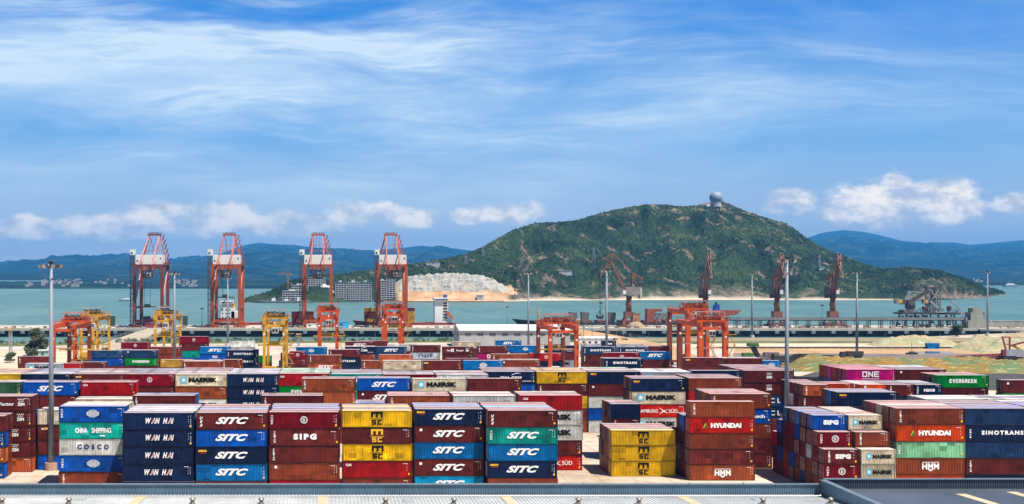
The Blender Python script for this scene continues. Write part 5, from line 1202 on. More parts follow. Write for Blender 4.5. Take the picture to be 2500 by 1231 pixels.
for x in (-18, -6, 6, 18):
    for y in (-6, 6): b.bar((x, y, 0), (x * .9, y * .8, Z(766)), 1.0)
    for k in (-1, 0, 1): b.box(x + k * 1.5, -6, .6, 1.2, .9, 1.2)
b.bx(-20, 20, -6.5, 6.5, Z(767), Z(763)); b.build('portal', UD, t_)
for px in (2268, 2287): MB().truss((X(px), 0, Z(764)), (X(px), 0, Z(704)), 3.4, 9, .42).build('mast', UG, t_); MB().bx(X(px) - 2.6, X(px) + 2.6, -2.6, 2.6, Z(704), Z(701)).build('mast_head', UD, t_)
MB().bar((X(2263), -2, Z(709)), (X(2218), -2, Z(737)), 1.8, 2.2).build('boom', UD, t_); MB().bar((X(2285), 2, Z(712)), (X(2265), 2, Z(757)), 1.6).build('boom_leg', UD, t_)
m = MB()
for p, q in (((2266, 708), (2232, 725)), ((2212, 711), (2214, 733)), ((2212, 711), (2232, 724)), ((2212, 711), (2246, 714)), ((2214, 712), (2220, 732)), ((2246, 714), (2266, 724)), ((2268, 706), (2282, 730)), ((2287, 706), (2272, 730))): m.bar((X(p[0]), -2.4, Z(p[1])), (X(q[0]), -2.4, Z(q[1])), .42)
m.build('stay_frame', STEEL, t_)
for a, bq, lab in ((2180, 2199, 'yellow'), (2248, 2262, 'yellow')):
    c_ = MB().prism([(X(a) + .4, Z(741)), (X(bq) - .4, Z(741)), (X(bq), Z(731)), (X(a), Z(731))], -3.2, -.6).build('cabin', UG, t_); MB().bx(X(a + bq) / 2 if False else X((a + bq) / 2) - .6, X(bq) - .7, -3.28, -3.21, Z(740), Z(732)).build('cabin_panel', red('cabin_yellow', (.55, .30, .03)), c_)
MB().bx(X(2199), X(2214), -2, 2, Z(743), Z(733)).bx(X(2211), X(2228), -3, 1, Z(754), Z(735)).build('grab_house', UD, t_)
MB().lathe((X(2221), -1, Z(756)), [(2.6, 0), (3.2, 3), (2.4, 5.6), (.6, 6.4)], 12).build('slew_drum', UD, t_)
MB().bx(X(2200), X(2224), -4, 4, Z(766), Z(757)).build('machinery_house', red('unloader_brown', (.15, .11, .09)), t_)
for px, s in ((2253, 1), (2313, 1)): MB().lathe((X(px), -2, Z(760)), [(1.0, 0), (1.5, .8), (1.6, 3.2), (1.1, 3.6)], 8).build('dust_drum', red('drum_maroon', (.16, .06, .05)), t_)
MB().bar((X(2264), -4, Z(735)), (X(2283), -4, Z(754)), 1.0).bar((X(2283), -4, Z(754)), (X(2272), -4, Z(763)), .8).build('chute', STEEL, t_); MB().bar((X(2316), -4, Z(734)), (X(2337), -4, Z(756)), 1.0).bar((X(2316), -4, Z(734)), (X(2315), -4, Z(742)), .8).build('chute', STEEL, t_)
MB().prism([(X(2325), Z(767)), (X(2348), Z(767)), (X(2343), Z(760)), (X(2332), Z(757))], -5, -1).build('hood', GALM, t_); MB().prism([(X(2272), Z(768)), (X(2300), Z(768)), (X(2294), Z(761)), (X(2278), Z(761))], -6.5, -2).build('hood', GALM, t_)
m = MB()
for k in range(26):
    x = random.uniform(-20, 18); z = random.uniform(.5, 7.5); m.box(x, random.uniform(-6, 4), z, random.uniform(.6, 2.6), 1.4, random.uniform(.5, 1.8))
for k in range(18): x = random.uniform(-14, 14); m.bar((x, -5, Z(764)), (x + random.uniform(-5, 5), -5, Z(752)), .3)
m.build('machinery_clutter', red('clutter_brown', (.11, .08, .065)), t_)
MB().bar((X(2311), -5, Z(764)), (X(2319), -5, 0), .7).build('red_leg', red('hopper_red', (.24, .06, .04)), t_)

# ------------------------------------------------------------------ ships
HULLR, HULLK, SHIPW = red('hull_red', (.26, .055, .04)), mat('hull_black', (.025, .028, .032), .6, var=.3, scale=.2), mat('ship_white', (.66, .66, .66), .5, var=.07, scale=.3, dirt=(.35, .22, .14), dirt_amt=.25, streak=True)
def hull(L, Bm, zt, bowdir=1, rake=5, sheer=2.0, name='hull', m_=None, par=None):
    m = MB(); n = 14; st = []
    for i in range(n + 1):
        f = i / n; x = -L / 2 + L * f; wd = Bm / 2 * (min(1, (f + .12) * 3.2) ** .5) * (1 if f < .74 else max(.02, 1 - ((f - .74) / .26) ** 2)); zz = zt + sheer * max(0, (f - .7) / .3) ** 2
        for w2_, z in ((wd * .82, SEA - 1.2), (wd, SEA + 1.5), (wd, zz)):
            xx = x + (rake * ((z - SEA) / (zt - SEA)) if f > .9 else 0) * bowdir * 0; xx = (x + rake * max(0, (f - .74) / .26) * (z - SEA) / (zt - SEA)) * bowdir
            st.append((xx, -w2_, z)); st.append((xx, w2_, z))
    fs = []
    for i in range(n):
        a, b = i * 6, i * 6 + 6
        for k in (0, 2): fs += [(a + k, b + k, b + k + 2, a + k + 2), (a + k + 1, a + k + 3, b + k + 3, b + k + 1)]
        fs.append((a + 4, b + 4, b + 5, a + 5))
    fs += [(0, 2, 4, 5, 3, 1), (n * 6, n * 6 + 1, n * 6 + 3, n * 6 + 5, n * 6 + 4, n * 6 + 2)]
    return m.add(st, fs).build(name, m_ or HULLR, par)
def ship_container(x, y, z, c, lab, deep=2.44, L=6.06):
    ms = container_meshes(L, 2.90 if L > 8 else 2.60); t_ = thing('shipping_container', lab, 'shipping container', (x, y, z), 0, 'containers aboard ships and on the quay')
    for p in ('corrugated_walls', 'frame', 'roof_panel'): c_ = bpy.data.objects.new(p, ms[p]); COL.objects.link(c_); c_.parent = t_; c_.color = (*CT[c], 1)
YS = 806
s1 = thing('container_ship', 'feeder ship with white accommodation and yellow funnel behind the second crane', 'ship', (wx(650, YS), YS, 0)); q = lambda px, a=650: (px - a) / F * YS
hull(66, 13, 1.2, 1, 4, 1.8, 'hull', HULLR, s1)
MB().bx(q(541), q(574), -5, 5, 1.25, wz(752, YS)).bx(q(543), q(567), -4.5, 4.5, wz(752, YS) + .02, wz(741, YS)).build('accommodation', SHIPW, s1)
MB().bx(q(566), q(583), -5, 5, 1.25, wz(760, YS)).build('deckhouse', SHIPW, s1); br = MB().bx(q(540), q(572), -5.6, 5.6, wz(741, YS) + .02, wz(735, YS)).build('bridge', SHIPW, s1); MB().bx(q(542), q(570), -5.68, -5.61, wz(739.5, YS), wz(737, YS)).build('window', DGLASS, br)
fu = MB().prism([(q(564), wz(760, YS) + .02), (q(575), wz(760, YS) + .02), (q(573), wz(740, YS)), (q(565), wz(740, YS))], -1.8, 1.8).build('funnel', red('funnel_yellow', (.60, .38, .02)), s1); MB().bx(q(565), q(573), -1.9, 1.9, wz(740, YS) + .02, wz(735, YS)).build('funnel_top', HULLK, fu)
for k in range(3):
    for j in range(3): MB().bx(q(544 + j * 8), q(547 + j * 8), -5.08, -5.01, wz(776 - k * 9, YS), wz(772 - k * 9, YS)).build('porthole', DGLASS, s1)
MB().tube((q(552), 0, wz(735, YS)), (q(552), 0, wz(716, YS)), .5, .2).bar((q(548), 0, wz(727, YS)), (q(556), 0, wz(727, YS)), .25).build('radar_mast', red('mast_ochre', (.35, .25, .1)), s1)
for i in range(3):
    for k in range(3): ship_container(wx(722 + i * 17, YS), YS, 1.3 + k * 2.7, 'maroon' if (i + k) % 3 else 'brown', f'dark maroon box aboard the feeder ship, {["lowest", "middle", "highest"][k]} of the {ORD[i + 1]} pile past its deck')
s2 = thing('container_ship', 'small container ship carrying golden boxes with white tower at its stern', 'ship', (wx(995, YS), YS, 0)); q = lambda px, a=995: (px - a) / F * YS
hull(70, 13, 1.2, -1, 4, 1.6, 'hull', HULLR, s2)
MB().prism([(q(1060), 1.25), (q(1106), 1.25), (q(1106), wz(786, YS)), (q(1092), wz(772, YS)), (q(1092), wz(733, YS)), (q(1060), wz(733, YS))], -5, 5).build('accommodation', SHIPW, s2)
br = MB().bx(q(1058), q(1093), -6.5, 6.5, wz(733, YS) + .02, wz(727, YS)).build('bridge', SHIPW, s2); MB().bx(q(1060), q(1091), -6.58, -6.51, wz(732, YS), wz(729.5, YS)).build('window', DGLASS, br)
for k in range(6): MB().bx(q(1081), q(1090), -5.08, -5.01, wz(742 + k * 7, YS), wz(738 + k * 7, YS)).build('window', DGLASS, s2)
m = MB()
for k in range(6): m.bx(q(1080), q(1094), -5.4, -5.1, wz(743.5 + k * 7, YS), wz(742.8 + k * 7, YS))
m.build('deck_walkway', SHIPW, s2)
MB().bar((q(1089), -5.8, wz(760, YS)), (q(1104), -5.8, wz(777, YS)), 1.9, 1.9, 1.3).build('lifeboat', red('lifeboat_orange', (.55, .13, .03)), s2); MB().bar((q(1088), -5.2, wz(764, YS)), (q(1104), -5.2, wz(782, YS)), .4).build('lifeboat_ramp', SHIPW, s2)
MB().tube((q(1074), 0, wz(727, YS)), (q(1074), 0, wz(712, YS)), .4, .15).bar((q(1070), 0, wz(718, YS)), (q(1078), 0, wz(718, YS)), .22).build('radar_mast', red('mast_ochre', (.35, .25, .1)), s2); MB().bx(q(1082), q(1091), -1.6, 1.6, wz(727, YS) + .02, wz(720, YS)).build('funnel', red('funnel_blue', (.03, .06, .2)), s2)
for px, n_, cs, nm in ((899, 4, 'ochre maroon maroon ochre', 'first'), (916, 4, 'ochre maroon maroon ochre', 'second'), (1002, 4, 'ochre ochre ochre maroon', 'third')):
    for k in range(n_): c = cs.split()[k]; ship_container(wx(px, YS), YS - 1, 1.3 + k * 2.7, c, f'{"golden" if c == "ochre" else "dark maroon"} box aboard the small container ship, {["lowest", "second", "third", "highest"][k]} of the {nm} pile')
s3 = thing('bulk_ship', 'long dark bulk carrier with black bow and blue funnel behind the quay', 'ship', (wx(1515, 812), 812, 0)); q = lambda px, a=1515: (px - a) / F * 812
hull(140, 20, .9, -1, 7, 2.6, 'hull', HULLK, s3); MB().bx(q(1735), q(1762), -7, 7, .95, wz(765, 812)).build('accommodation', SHIPW, s3)
MB().prism([(q(1741), wz(765, 812)), (q(1756), wz(765, 812)), (q(1754), wz(743, 812)), (q(1743), wz(746, 812))], -2, 2).build('funnel', red('funnel_blue_bright', (.015, .05, .30)), s3); MB().tube((q(1747), 0, wz(745, 812)), (q(1749), 0, wz(738, 812)), .8).build('funnel_pipe', HULLK, s3)
MB().bx(q(1312), q(1317), -1.2, 1.2, .95, wz(760, 812)).tube((q(1315), 0, wz(760, 812)), (q(1315), 0, wz(742, 812)), .6, .3).bar((q(1311), 0, wz(756, 812)), (q(1319), 0, wz(756, 812)), .5).build('foremast', red('mast_cream', (.40, .34, .20)), s3)
for i in range(7): MB().bx(q(1345 + i * 55), q(1385 + i * 55), -6, 6, .95, 2.6).build('hatch_cover', red('hatch_brown', (.16, .06, .045)), s3)
def vessel(px, Y, L, label, name, cat, white=True):
    t_ = thing(name, label, cat, (wx(px, Y), Y, 0)); hull(L, L * .22, SEA + L * .07, -1, L * .06, L * .03, 'hull', HULLK if not white else mat('hull_grey', (.16, .19, .24), .5), t_); z = SEA + L * .07
    MB().bx(-L * .3, L * .4, -L * .09, L * .09, z + .02, z + L * .075).build('cabin', SHIPW, t_); MB().prism([(-L * .22, z + L * .077), (L * .25, z + L * .077), (L * .2, z + L * .15), (-L * .1, z + L * .15)], -L * .08, L * .08).build('wheelhouse', SHIPW, t_)
    MB().bx(-L * .28, L * .38, -L * .095, -L * .0905, z + L * .025, z + L * .05).build('window', DGLASS, t_); MB().tube((0, 0, z + L * .15), (0, 0, z + L * .27), L * .012).build('mast', STEEL, t_)
    return t_
vessel(307, 1600, 19, 'small white and grey ferry on the open bay beside the rose crane', 'ferry', 'ferry')
vessel(2466, 3000, 40, 'tiny white boat far out at the foot of the eastern hills', 'coaster', 'boat')
t_ = thing('barge', 'long flat grey barge moored at the tip of the island', 'barge', (wx(690, 1520), 1520, 0)); hull(78, 12, SEA + 2.6, -1, 5, 1.0, 'hull', mat('barge_hull', (.20, .17, .15), .7), t_)
for i, px in enumerate((655, 668, 684, 699, 715, 730)): x = (px - 690) / F * 1520; MB().bx(x - 2.6, x + 2.6, -3, 3, SEA + 2.62, SEA + 5.0 + (i % 3) * 1.3).bar((x, 0, SEA + 5), (x + 1.5, 0, SEA + 9), .4).build('deckhouse', SHIPW if i % 2 else HOPM, t_)

# ------------------------------------------------------------------ boxes and cabins on the quay
def site_cabin(px, Y, w_, h_, c, lab):
    t_ = thing('site_cabin', lab, 'cabin', (wx(px, Y), Y, 0)); MB().bx(-w_ / 2, w_ / 2, -1.3, 1.3, .15, h_).build('wall', c, t_); MB().bx(-w_ / 2 - .15, w_ / 2 + .15, -1.45, 1.45, h_ + .01, h_ + .25).build('roof', c, t_); MB().bx(-w_ / 2 + .2, w_ / 2 - .2, -1.1, 1.1, 0, .14).build('skid', DARKST, t_)
    MB().bx(-w_ * .3, -w_ * .05, -1.36, -1.31, h_ * .45, h_ * .8).build('window', DGLASS, t_)
site_cabin(838, 750, 7.5, 4.1, mat('cabin_azure', (.03, .36, .60), .5, var=.1), 'bright azure cabin on the quay behind the reel gantry')
site_cabin(760, 752, 6.4, 2.6, HOUSEM, 'long white cabin on the quay below the third ship crane')
site_cabin(366, 752, 6.5, 3.2, red('cabin_crimson', (.26, .03, .04)), 'crimson cabin on the quay between the legs of the rose crane')
for px, w_, h_, lab in ((201, 5, 5.2, 'dark green tank box on the quay behind the yellow gantry'), (275, 3.2, 6.6, 'tall green box on the quay beyond the railing'), (358, 5, 6.6, 'wide dark green box by the rose crane base'), (452, 3.4, 6.6, 'tall green box beside the grey mast')): site_cabin(px, 778, w_, h_, mat('box_green', (.035, .065, .04), .6, var=.2), lab)

# ------------------------------------------------------------------ apartments under construction, radome, tower crane, masts on the island
RAWC, RAWD, TARP = mat('raw_concrete', (.46, .455, .45), .9, var=.15, scale=.2), mat('interior_shade', (.035, .035, .04), .9, var=.3, scale=.3), mat('blue_sheet', (.05, .10, .22), .7, var=.2, scale=.3)
def apartments(px0, px1, top, base, Y, steps, lab, blue=False):
    z0 = wz(base, Y); zt = wz(top, Y); W_ = (px1 - px0) / F * Y; t_ = thing('apartment_block', lab, 'apartment block', (wx(px0, Y), Y, z0), 0, 'unfinished apartment blocks on the island'); H = zt - z0; n = max(3, int(round(H / 3.0))); fh = H / n
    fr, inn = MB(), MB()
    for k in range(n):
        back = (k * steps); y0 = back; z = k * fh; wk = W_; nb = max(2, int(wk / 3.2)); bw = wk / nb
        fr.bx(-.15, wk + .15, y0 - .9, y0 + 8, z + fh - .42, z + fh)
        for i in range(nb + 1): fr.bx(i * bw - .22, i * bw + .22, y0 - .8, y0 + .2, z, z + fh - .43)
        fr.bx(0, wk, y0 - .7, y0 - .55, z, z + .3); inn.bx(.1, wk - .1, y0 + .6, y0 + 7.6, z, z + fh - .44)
    fr.build('concrete_frame', RAWC, t_); inn.build('floor_shade', RAWD, t_); bk = n * steps  # near-black blocks: shade inside the open floors put into the colour
    MB().bx(-.4, W_ + .4, (n - 1) * steps - 1.2, (n - 1) * steps + 9, H + .01, H + .45).build('roof', TARP if blue else RAWC, t_); MB().bx(W_ * .3, W_ * .6, (n - 1) * steps + 2, (n - 1) * steps + 6, H + .46, H + 2.6).build('roof_stair', RAWC, t_)
AP = [(690, 740, 711, 737, 1552, .6, 'low long pale apartment block nearest the island tip', False), (712, 752, 697, 712, 1582, .8, 'upper pale apartment block above the low long one', False), (752, 795, 679, 712, 1600, 1.0, 'broad upper apartment block left of the white boulder slope', False),
      (819, 846, 690, 736, 1560, 1.3, 'tall stepped apartment block with blue sheeting, first right of the boulder slope', True), (850, 878, 690, 736, 1560, 1.3, 'tall stepped apartment block with grey top, second right of the boulder slope', False), (881, 907, 690, 736, 1560, 1.3, 'tall stepped apartment block with blue top, left of the fourth ship crane', True),
      (926, 944, 686, 735, 1560, 1.3, 'narrow stepped apartment block directly behind the fourth ship crane', False), (944, 966, 679, 734, 1565, 1.5, 'tallest stepped apartment block, blue topped, beside the quarry', True)]
for a in AP: apartments(*a)
t_ = thing('boulder_slope', 'white bare rock cut between the apartment blocks', 'rock cut', (wx(800, 1590), 1590, SEA)); m = MB(); rr = random.Random(9)
for k in range(26):
    u_ = rr.uniform(-11, 11); h_ = rr.uniform(0, 1) * (20 - abs(u_) * 1.1); s = rr.uniform(3, 6); m.lathe((u_, 6 - h_ * .15 + rr.uniform(-1, 1), h_ + 6), [(s * .6, -s * .5), (s, 0), (s * .7, s * .5), (s * .15, s * .75)], 7)
m.build('rock_face', mat('white_rock', (.50, .48, .44), .95, var=.25, scale=.15, bump=.6), t_)
yR = 2090; zb = wz(500.5, yR); t_ = thing('radar_dome', 'large white globe radome on a ringed base at the summit', 'radar dome', (wx(1748, yR), yR, zb))
m = bpy.data.materials.new('radome_panels'); m.use_nodes = True; tt = NT(m.node_tree); bb = tt.n['Principled BSDF']; o = tt.add('ShaderNodeTexCoord').outputs['Object']
vo = tt.add('ShaderNodeTexVoronoi', {'Scale': .42}, feature='DISTANCE_TO_EDGE'); tt.l.new(o, vo.inputs['Vector']); tt.l.new(tt.mix(tt.smooth(vo.outputs['Distance'], .03, .09), (.15, .19, .24), (.25, .29, .34)), bb.inputs['Base Color']); bb.inputs['Roughness'].default_value = .6
rad = 11.8; MB().lathe((0, 0, 13.6), [(rad * math.cos(a), rad * math.sin(a)) for a in [R(-58 + i * 148 / 24) for i in range(25)]], 40).build('dome', m, t_, True)
MB().lathe((0, 0, 0), [(8.8, 1.6), (8.8, 5.6)], 20).build('base_ring', SHEDW, t_); MB().lathe((0, 0, 0), [(10.5, -4), (10.5, 1.5)], 20).build('base_storey', SHEDW, t_); MB().lathe((0, 0, 0), [(9.6, 4.3), (9.6, 4.6)], 20).build('gallery', WHITEW, t_)
m = MB()
for k in range(20): a = k * math.pi / 10; m.bar((9 * math.cos(a), 9 * math.sin(a), 1.5), (9 * math.cos(a), 9 * math.sin(a), 4.6), .35)
m.build('columns', WHITEW, t_); MB().bx(-19, -11, -4, 3, -3, 1.6).build('side_building', WHITEW, t_)
yT = 1575; t_ = thing('tower_crane', 'thin orange tower crane above the apartment site', 'tower crane', (wx(703, yT), yT, wz(712, yT))); h_ = wz(668, yT) - wz(712, yT); TCM = red('tower_crane_orange', (.40, .16, .06))
MB().truss((0, 0, 0), (0, 0, h_), 1.8, 9, .34).build('mast', TCM, t_); MB().truss((0, 0, h_), (-14, 0, h_), 1.3, 6, .28).build('jib', TCM, t_); MB().truss((0, 0, h_), (5, 0, h_), 1.3, 3, .28).bx(3.5, 5.5, -1, 1, h_ - 2.4, h_ - .4).build('counter_jib', TCM, t_); MB().bar((0, 0, h_), (0, 0, h_ + 4), .5).bar((0, 0, h_ + 4), (-11, 0, h_ + .6), .18).bar((0, 0, h_ + 4), (4.6, 0, h_ + .6), .18).build('cat_head', TCM, t_)
for px, b_, t0, lab in ((2000, 661, 622, 'lattice pylon on the eastern slope'), (1726, 655, 625, 'lattice pylon behind the second jib crane'), (1137, 646, 622, 'thin pole on the ridge above the quarry'), (1179, 626, 600, 'thin pole higher on the western ridge'), (1450, 640, 606, 'thin pole left of the first jib crane top')):
    p = on_island(px, b_); hh = (b_ - t0) / F * p.y; t_ = thing('pylon', lab + ' of the island', 'pylon', (p.x, p.y, p.z - 1)); m = MB()
    for sx in (-1, 1):
        for sy in (-1, 1): m.bar((sx * 2.6, sy * 2.6, 0), (sx * .4, sy * .4, hh), .34)
    for k in range(7): f0, f1 = k / 7, (k + 1) / 7; a, b = 2.6 - 2.2 * f0, 2.6 - 2.2 * f1; m.bar((-a, -a, hh * f0), (b, -b, hh * f1), .22); m.bar((a, -a, hh * f0), (-b, -b, hh * f1), .22)
    m.build('lattice', STEEL, t_); MB().bar((-4, 0, hh * .86), (4, 0, hh * .86), .4).build('cross_arm', STEEL, t_)
for px, py, w_, h_, lab in ((1378, 668, 20, 3.4, 'small white flat building on the wooded slope'), (1058, 649, 22, 3.6, 'white building on the ridge above the quarry'), (2004, 660, 9, 4, 'tiny white hut at the foot of the eastern pylon'), (1172, 731, 9, 5, 'small white hut on the quarry floor')):
    p = on_island(px, py); t_ = thing('hill_building', lab, 'building', (p.x, p.y - 3, p.z)); MB().bx(-w_ / 2, w_ / 2, -3, 5, -4, h_).build('wall', SHEDW, t_); MB().bx(-w_ / 2 - .5, w_ / 2 + .5, -3.5, 5.5, h_ + .01, h_ + .5).build('roof', SHEDW, t_); MB().bx(-w_ * .06, w_ * .06, -3.1, -3.01, h_ * .3, h_ * .7).build('window', DGLASS, t_)

# ------------------------------------------------------------------ heaps of covered sand
def mound(name, outline, hgt, label, m_, seed, res=1.6):
    """a heap on the ground whose foot follows the outline (points on the ground)"""
    xs = [p[0] for p in outline]; ys = [p[1] for p in outline]; nx, ny = int((max(xs) - min(xs)) / res) + 1, int((max(ys) - min(ys)) / res) + 1; nx = min(nx, 190); ny = min(ny, 70)
    def edge(x, y):
        d = 1e9; ins = False
        for (ax, ay_), (bx_, by) in zip(outline, outline[1:] + outline[:1]):
            t_ = max(0, min(1, ((x - ax) * (bx_ - ax) + (y - ay_) * (by - ay_)) / ((bx_ - ax) ** 2 + (by - ay_) ** 2))); d = min(d, math.hypot(x - ax - t_ * (bx_ - ax), y - ay_ - t_ * (by - ay_)))
            if (ay_ > y) != (by > y) and x < (bx_ - ax) * (y - ay_) / (by - ay_) + ax: ins = not ins
        return d if ins else -d
    P = []
    for j in range(ny + 1):
        for i in range(nx + 1):
            x = min(xs) + (max(xs) - min(xs)) * i / nx; y = min(ys) + (max(ys) - min(ys)) * j / ny; d = edge(x, y); k = max(0.0, min(1.0, d / 11)); k = k * k * (3 - 2 * k)
            z = k * (hgt * (.82 + fbm(x / 22, y / 16, seed, 3) * .55)) + k * abs(fbm(x / 3.6, y / 5.5, seed + 3, 3)) * 1.5 + k * math.sin(x * .8 + 3 * fbm(x / 12, y / 12, 1, 2)) * .22
            P.append((x, y, z - .25 if d < 0 else max(z, 0.035)))
    f = [(j * (nx + 1) + i, j * (nx + 1) + i + 1, (j + 1) * (nx + 1) + i + 1, (j + 1) * (nx + 1) + i) for j in range(ny) for i in range(nx)]
    m = MB(); m.v = P; m.f = f; m.mi = [0] * len(f); o = m.build(name, m_, None, True); return tag(o, label, 'sand heap', 'netted sand heaps')
def net_material(name, sand, net, pale):
    m = bpy.data.materials.new(name); m.use_nodes = True; t = NT(m.node_tree); b = t.n['Principled BSDF']; o = t.add('ShaderNodeTexCoord').outputs['Object']
    a = t.noise(o, .10, 5, .65); s = t.noise(t.mapping(o, (.35, 1.1, 1), (0, 0, R(35))), .5, 5, .7); f = t.noise(o, 1.1, 3, .7)
    c = t.mix(t.smooth(a, .42, .60), sand, net); c = t.mix(t.math('MULTIPLY', t.smooth(s, .50, .66), .75), c, pale); c = t.mix(t.math('MULTIPLY', t.smooth(f, .55, .72), .45), c, tuple(q * .4 for q in sand))
    t.l.new(c, b.inputs['Base Color']); b.inputs['Roughness'].default_value = .95; b.inputs['Specular IOR Level'].default_value = .1
    bn = t.add('ShaderNodeBump', {'Strength': 1.0, 'Distance': 1.2}); t.l.new(t.math('ADD', s, f), bn.inputs['Height']); t.l.new(bn.outputs[0], b.inputs['Normal']); return m
N1 = net_material('netted_sand', (.30, .175, .04), (.14, .21, .10), (.52, .42, .20)); N2 = net_material('netted_pale_sand', (.46, .36, .21), (.34, .35, .20), (.60, .56, .42))
g = lambda *p: pxs(*p)
mound('sand_heap', g((1905, 893), (1920, 907), (2080, 911), (2320, 912), (2720, 915), (2720, 884), (2300, 887), (2000, 884), (1915, 883)), 3.2, 'long yellow-green netted sand heap behind the magenta container', N1, 2.0)
mound('sand_heap', g((2105, 842), (2140, 846), (2330, 846.5), (2360, 845), (2330, 838), (2160, 836)), 4.2, 'low ochre sand heap beside the lone mid blue container', N2, 5.0)
mound('sand_heap', g((2310, 852), (2390, 862), (2720, 864), (2720, 838), (2380, 838), (2330, 844)), 5.0, 'broad pale netted sand heap behind the red crawler crane', N2, 8.0)
# kerb pipe between sand and dirt
pp = pxs((1700, 850.8), (2330, 851.0)); t_ = thing('ground_pipe', 'thin dark pipe lying along the edge of the ochre dirt', 'pipe', (0, 0, 0)); MB().tube((pp[0][0], pp[0][1], .45), (pp[1][0], pp[1][1], .45), .4, n=8).build('pipe_run', DARKST, t_); m = MB()
for i in range(30): x = pp[0][0] + (pp[1][0] - pp[0][0]) * i / 29; m.box(x, pp[0][1] + (pp[1][1] - pp[0][1]) * i / 29, .12, .5, 1, .24)
m.build('pipe_supports', CONB, t_)

# ------------------------------------------------------------------ vehicles and machines
def dump_truck(px, Y, lab, c, rz=0, s=1.0):
    t_ = thing('dump_truck', lab, 'truck', (wx(px, Y), Y, .04), rz, 'dark trucks and plant in the sand yard')
    MB().bx(-4.2 * s, 4.0 * s, -.5, .5, .8, 1.1).build('chassis', DARKST, t_); MB().prism([(-4.2 * s, 1.12), (1.6 * s, 1.12), (1.9 * s, 3.1), (-4.4 * s, 3.1)], -1.25, 1.25).build('dump_body', c, t_)
    cb = MB().prism([(2.2 * s, .7), (4.3 * s, .7), (4.3 * s, 1.7), (3.9 * s, 2.9), (2.2 * s, 2.9)], -1.2, 1.2).build('cab', c, t_); MB().bx(2.5 * s, 3.6 * s, -1.26, -1.21, 1.75, 2.6).build('window', DGLASS, cb)
    for x in (-3.2, -2.0, 3.2):
        for y in (-1.1, 1.1): MB().tube((x * s, y - .2, .52), (x * s, y + .2, .52), .52, n=12).build('wheel', TYREM, t_)
    return t_
TRK = mat('truck_dark', (.045, .04, .038), .6, var=.3, scale=1); 
dump_truck(2018, 470, 'black dump truck on the wet track beyond the yellow sand heap', TRK); dump_truck(2078, 492, 'dark dump truck at the base of the mast by the wet track', TRK, math.pi, 1.15); dump_truck(1956, 478, 'small dark loader truck just behind the tall thick mast', TRK, math.pi, .62)
t_ = thing('screening_plant', 'dark green screening machine with raised hopper on the wet track', 'screening plant', (wx(1862, 462), 462, .04)); GRM = mat('plant_green', (.05, .13, .03), .6, var=.25, scale=1)
MB().prism([(-8.5, .6), (-4.6, .6), (-4.4, 4.6), (-8.3, 4.6)], -1.6, 1.6).build('engine_box', GRM, t_); MB().bar((-1.4, 0, 2.0), (-4.4, 0, 7.6), 2.4, 1.6).build('raised_conveyor', DARKST, t_); MB().prism([(-6.2, 7.4), (-2.0, 7.4), (-2.4, 8.7), (-6.0, 8.7)], -1.8, 1.8).build('hopper', GRM, t_)
MB().bx(-2.2, 7.6, -1.5, 1.5, 1.3, 3.4).bx(.5, 6.5, -1.2, 1.2, 3.41, 4.9).build('plant_body', mat('plant_grey', (.16, .13, .12), .7, var=.5, scale=.8), t_)
for y in (-1.7, 1.7): MB().prism([(-7.5, .2), (6.5, .2), (7.2, .8), (6.5, 1.3), (-7.5, 1.3), (-8.2, .8)], y - .3, y + .3).build('track', TYREM, t_)
t_ = thing('low_loader', 'black trailer parked beside the green screening machine', 'trailer', (wx(1912, 458), 458, .04)); MB().bx(-4, 4, -1.2, 1.2, .9, 3.8).build('body', TRK, t_); MB().bx(-4.4, -4.02, -1.3, 1.3, .8, 4.6).bx(4.02, 4.4, -1.3, 1.3, .8, 4.2).build('end_board', TRK, t_)
for x in (-2.6, -1.4, 2.4): MB().tube((x, -1.3, .45), (x, 1.3, .45), .45, n=10).build('wheel', TYREM, t_)
t_ = thing('low_loader', 'long black flat trailer beside the foot of the yellow sand heap', 'trailer', (wx(1953, 384), 384, .04), R(-24)); MB().bx(-9, 7, -1.2, 1.2, .9, 2.3).build('body', TRK, t_); MB().bx(-9.3, -9.02, -1.25, 1.25, .8, 2.8).build('end_board', TRK, t_)
for x in (-7, -5.8, 4.8): MB().tube((x, -1.3, .45), (x, 1.3, .45), .45, n=10).build('wheel', TYREM, t_)
CRD = red('crawler_crane_red', (.24, .035, .03)); Yc = 482; t_ = thing('crawler_crane', 'red crawler crane with lattice boom laid along the ground', 'crawler crane', (wx(2465, Yc), Yc, .04))
Xc = lambda px: (px - 2465) / F * Yc
for y in (-2.6, 2.6): MB().prism([(-4.6, .4), (-4, 0), (4, 0), (4.6, .4), (4.6, 1.2), (4, 1.6), (-4, 1.6), (-4.6, 1.2)], y - .5, y + .5).build('track', TYREM, t_)
MB().bx(-2.6, 5.6, -2, 2, 1.9, 4.6).build('house', mat('crawler_house', (.30, .31, .33), .6, var=.2), t_); MB().bx(-4.2, -2.7, -2.1, -.6, 1.9, 4.2).build('cab', CRD, t_)
MB().truss((-3.2, 0, 2.0), (Xc(2338), 0, .9), 1.5, 14, .3).build('boom', CRD, t_)
m = MB(); m.bar((-2.2, -1, 4.4), (-3.8, -1, 10.2), .55); m.bar((-.6, -1, 4.4), (-.6, -1, 10.2), .55); m.bar((-3.8, -1, 10.1), (-.4, -1, 10.1), .5); m.bar((-3.0, -1, 7), (-.6, -1, 7), .3); m.bar((-.4, -1, 6.3), (10, -1, 9), .7); m.bar((-.4, -1, 10.1), (12, -1, 9.2), .16); m.build('gantry', CRD, t_)
MB().bar((-3.8, -1, 10.1), (Xc(2385), 0, 1.8), .1).build('pendant_rope', CABLE, t_); MB().bar((1.6, -.5, 6.2), (9, -.5, 1.6), 1.2, .9).build('yellow_ram', red('ram_yellow', (.40, .24, .03)), t_)
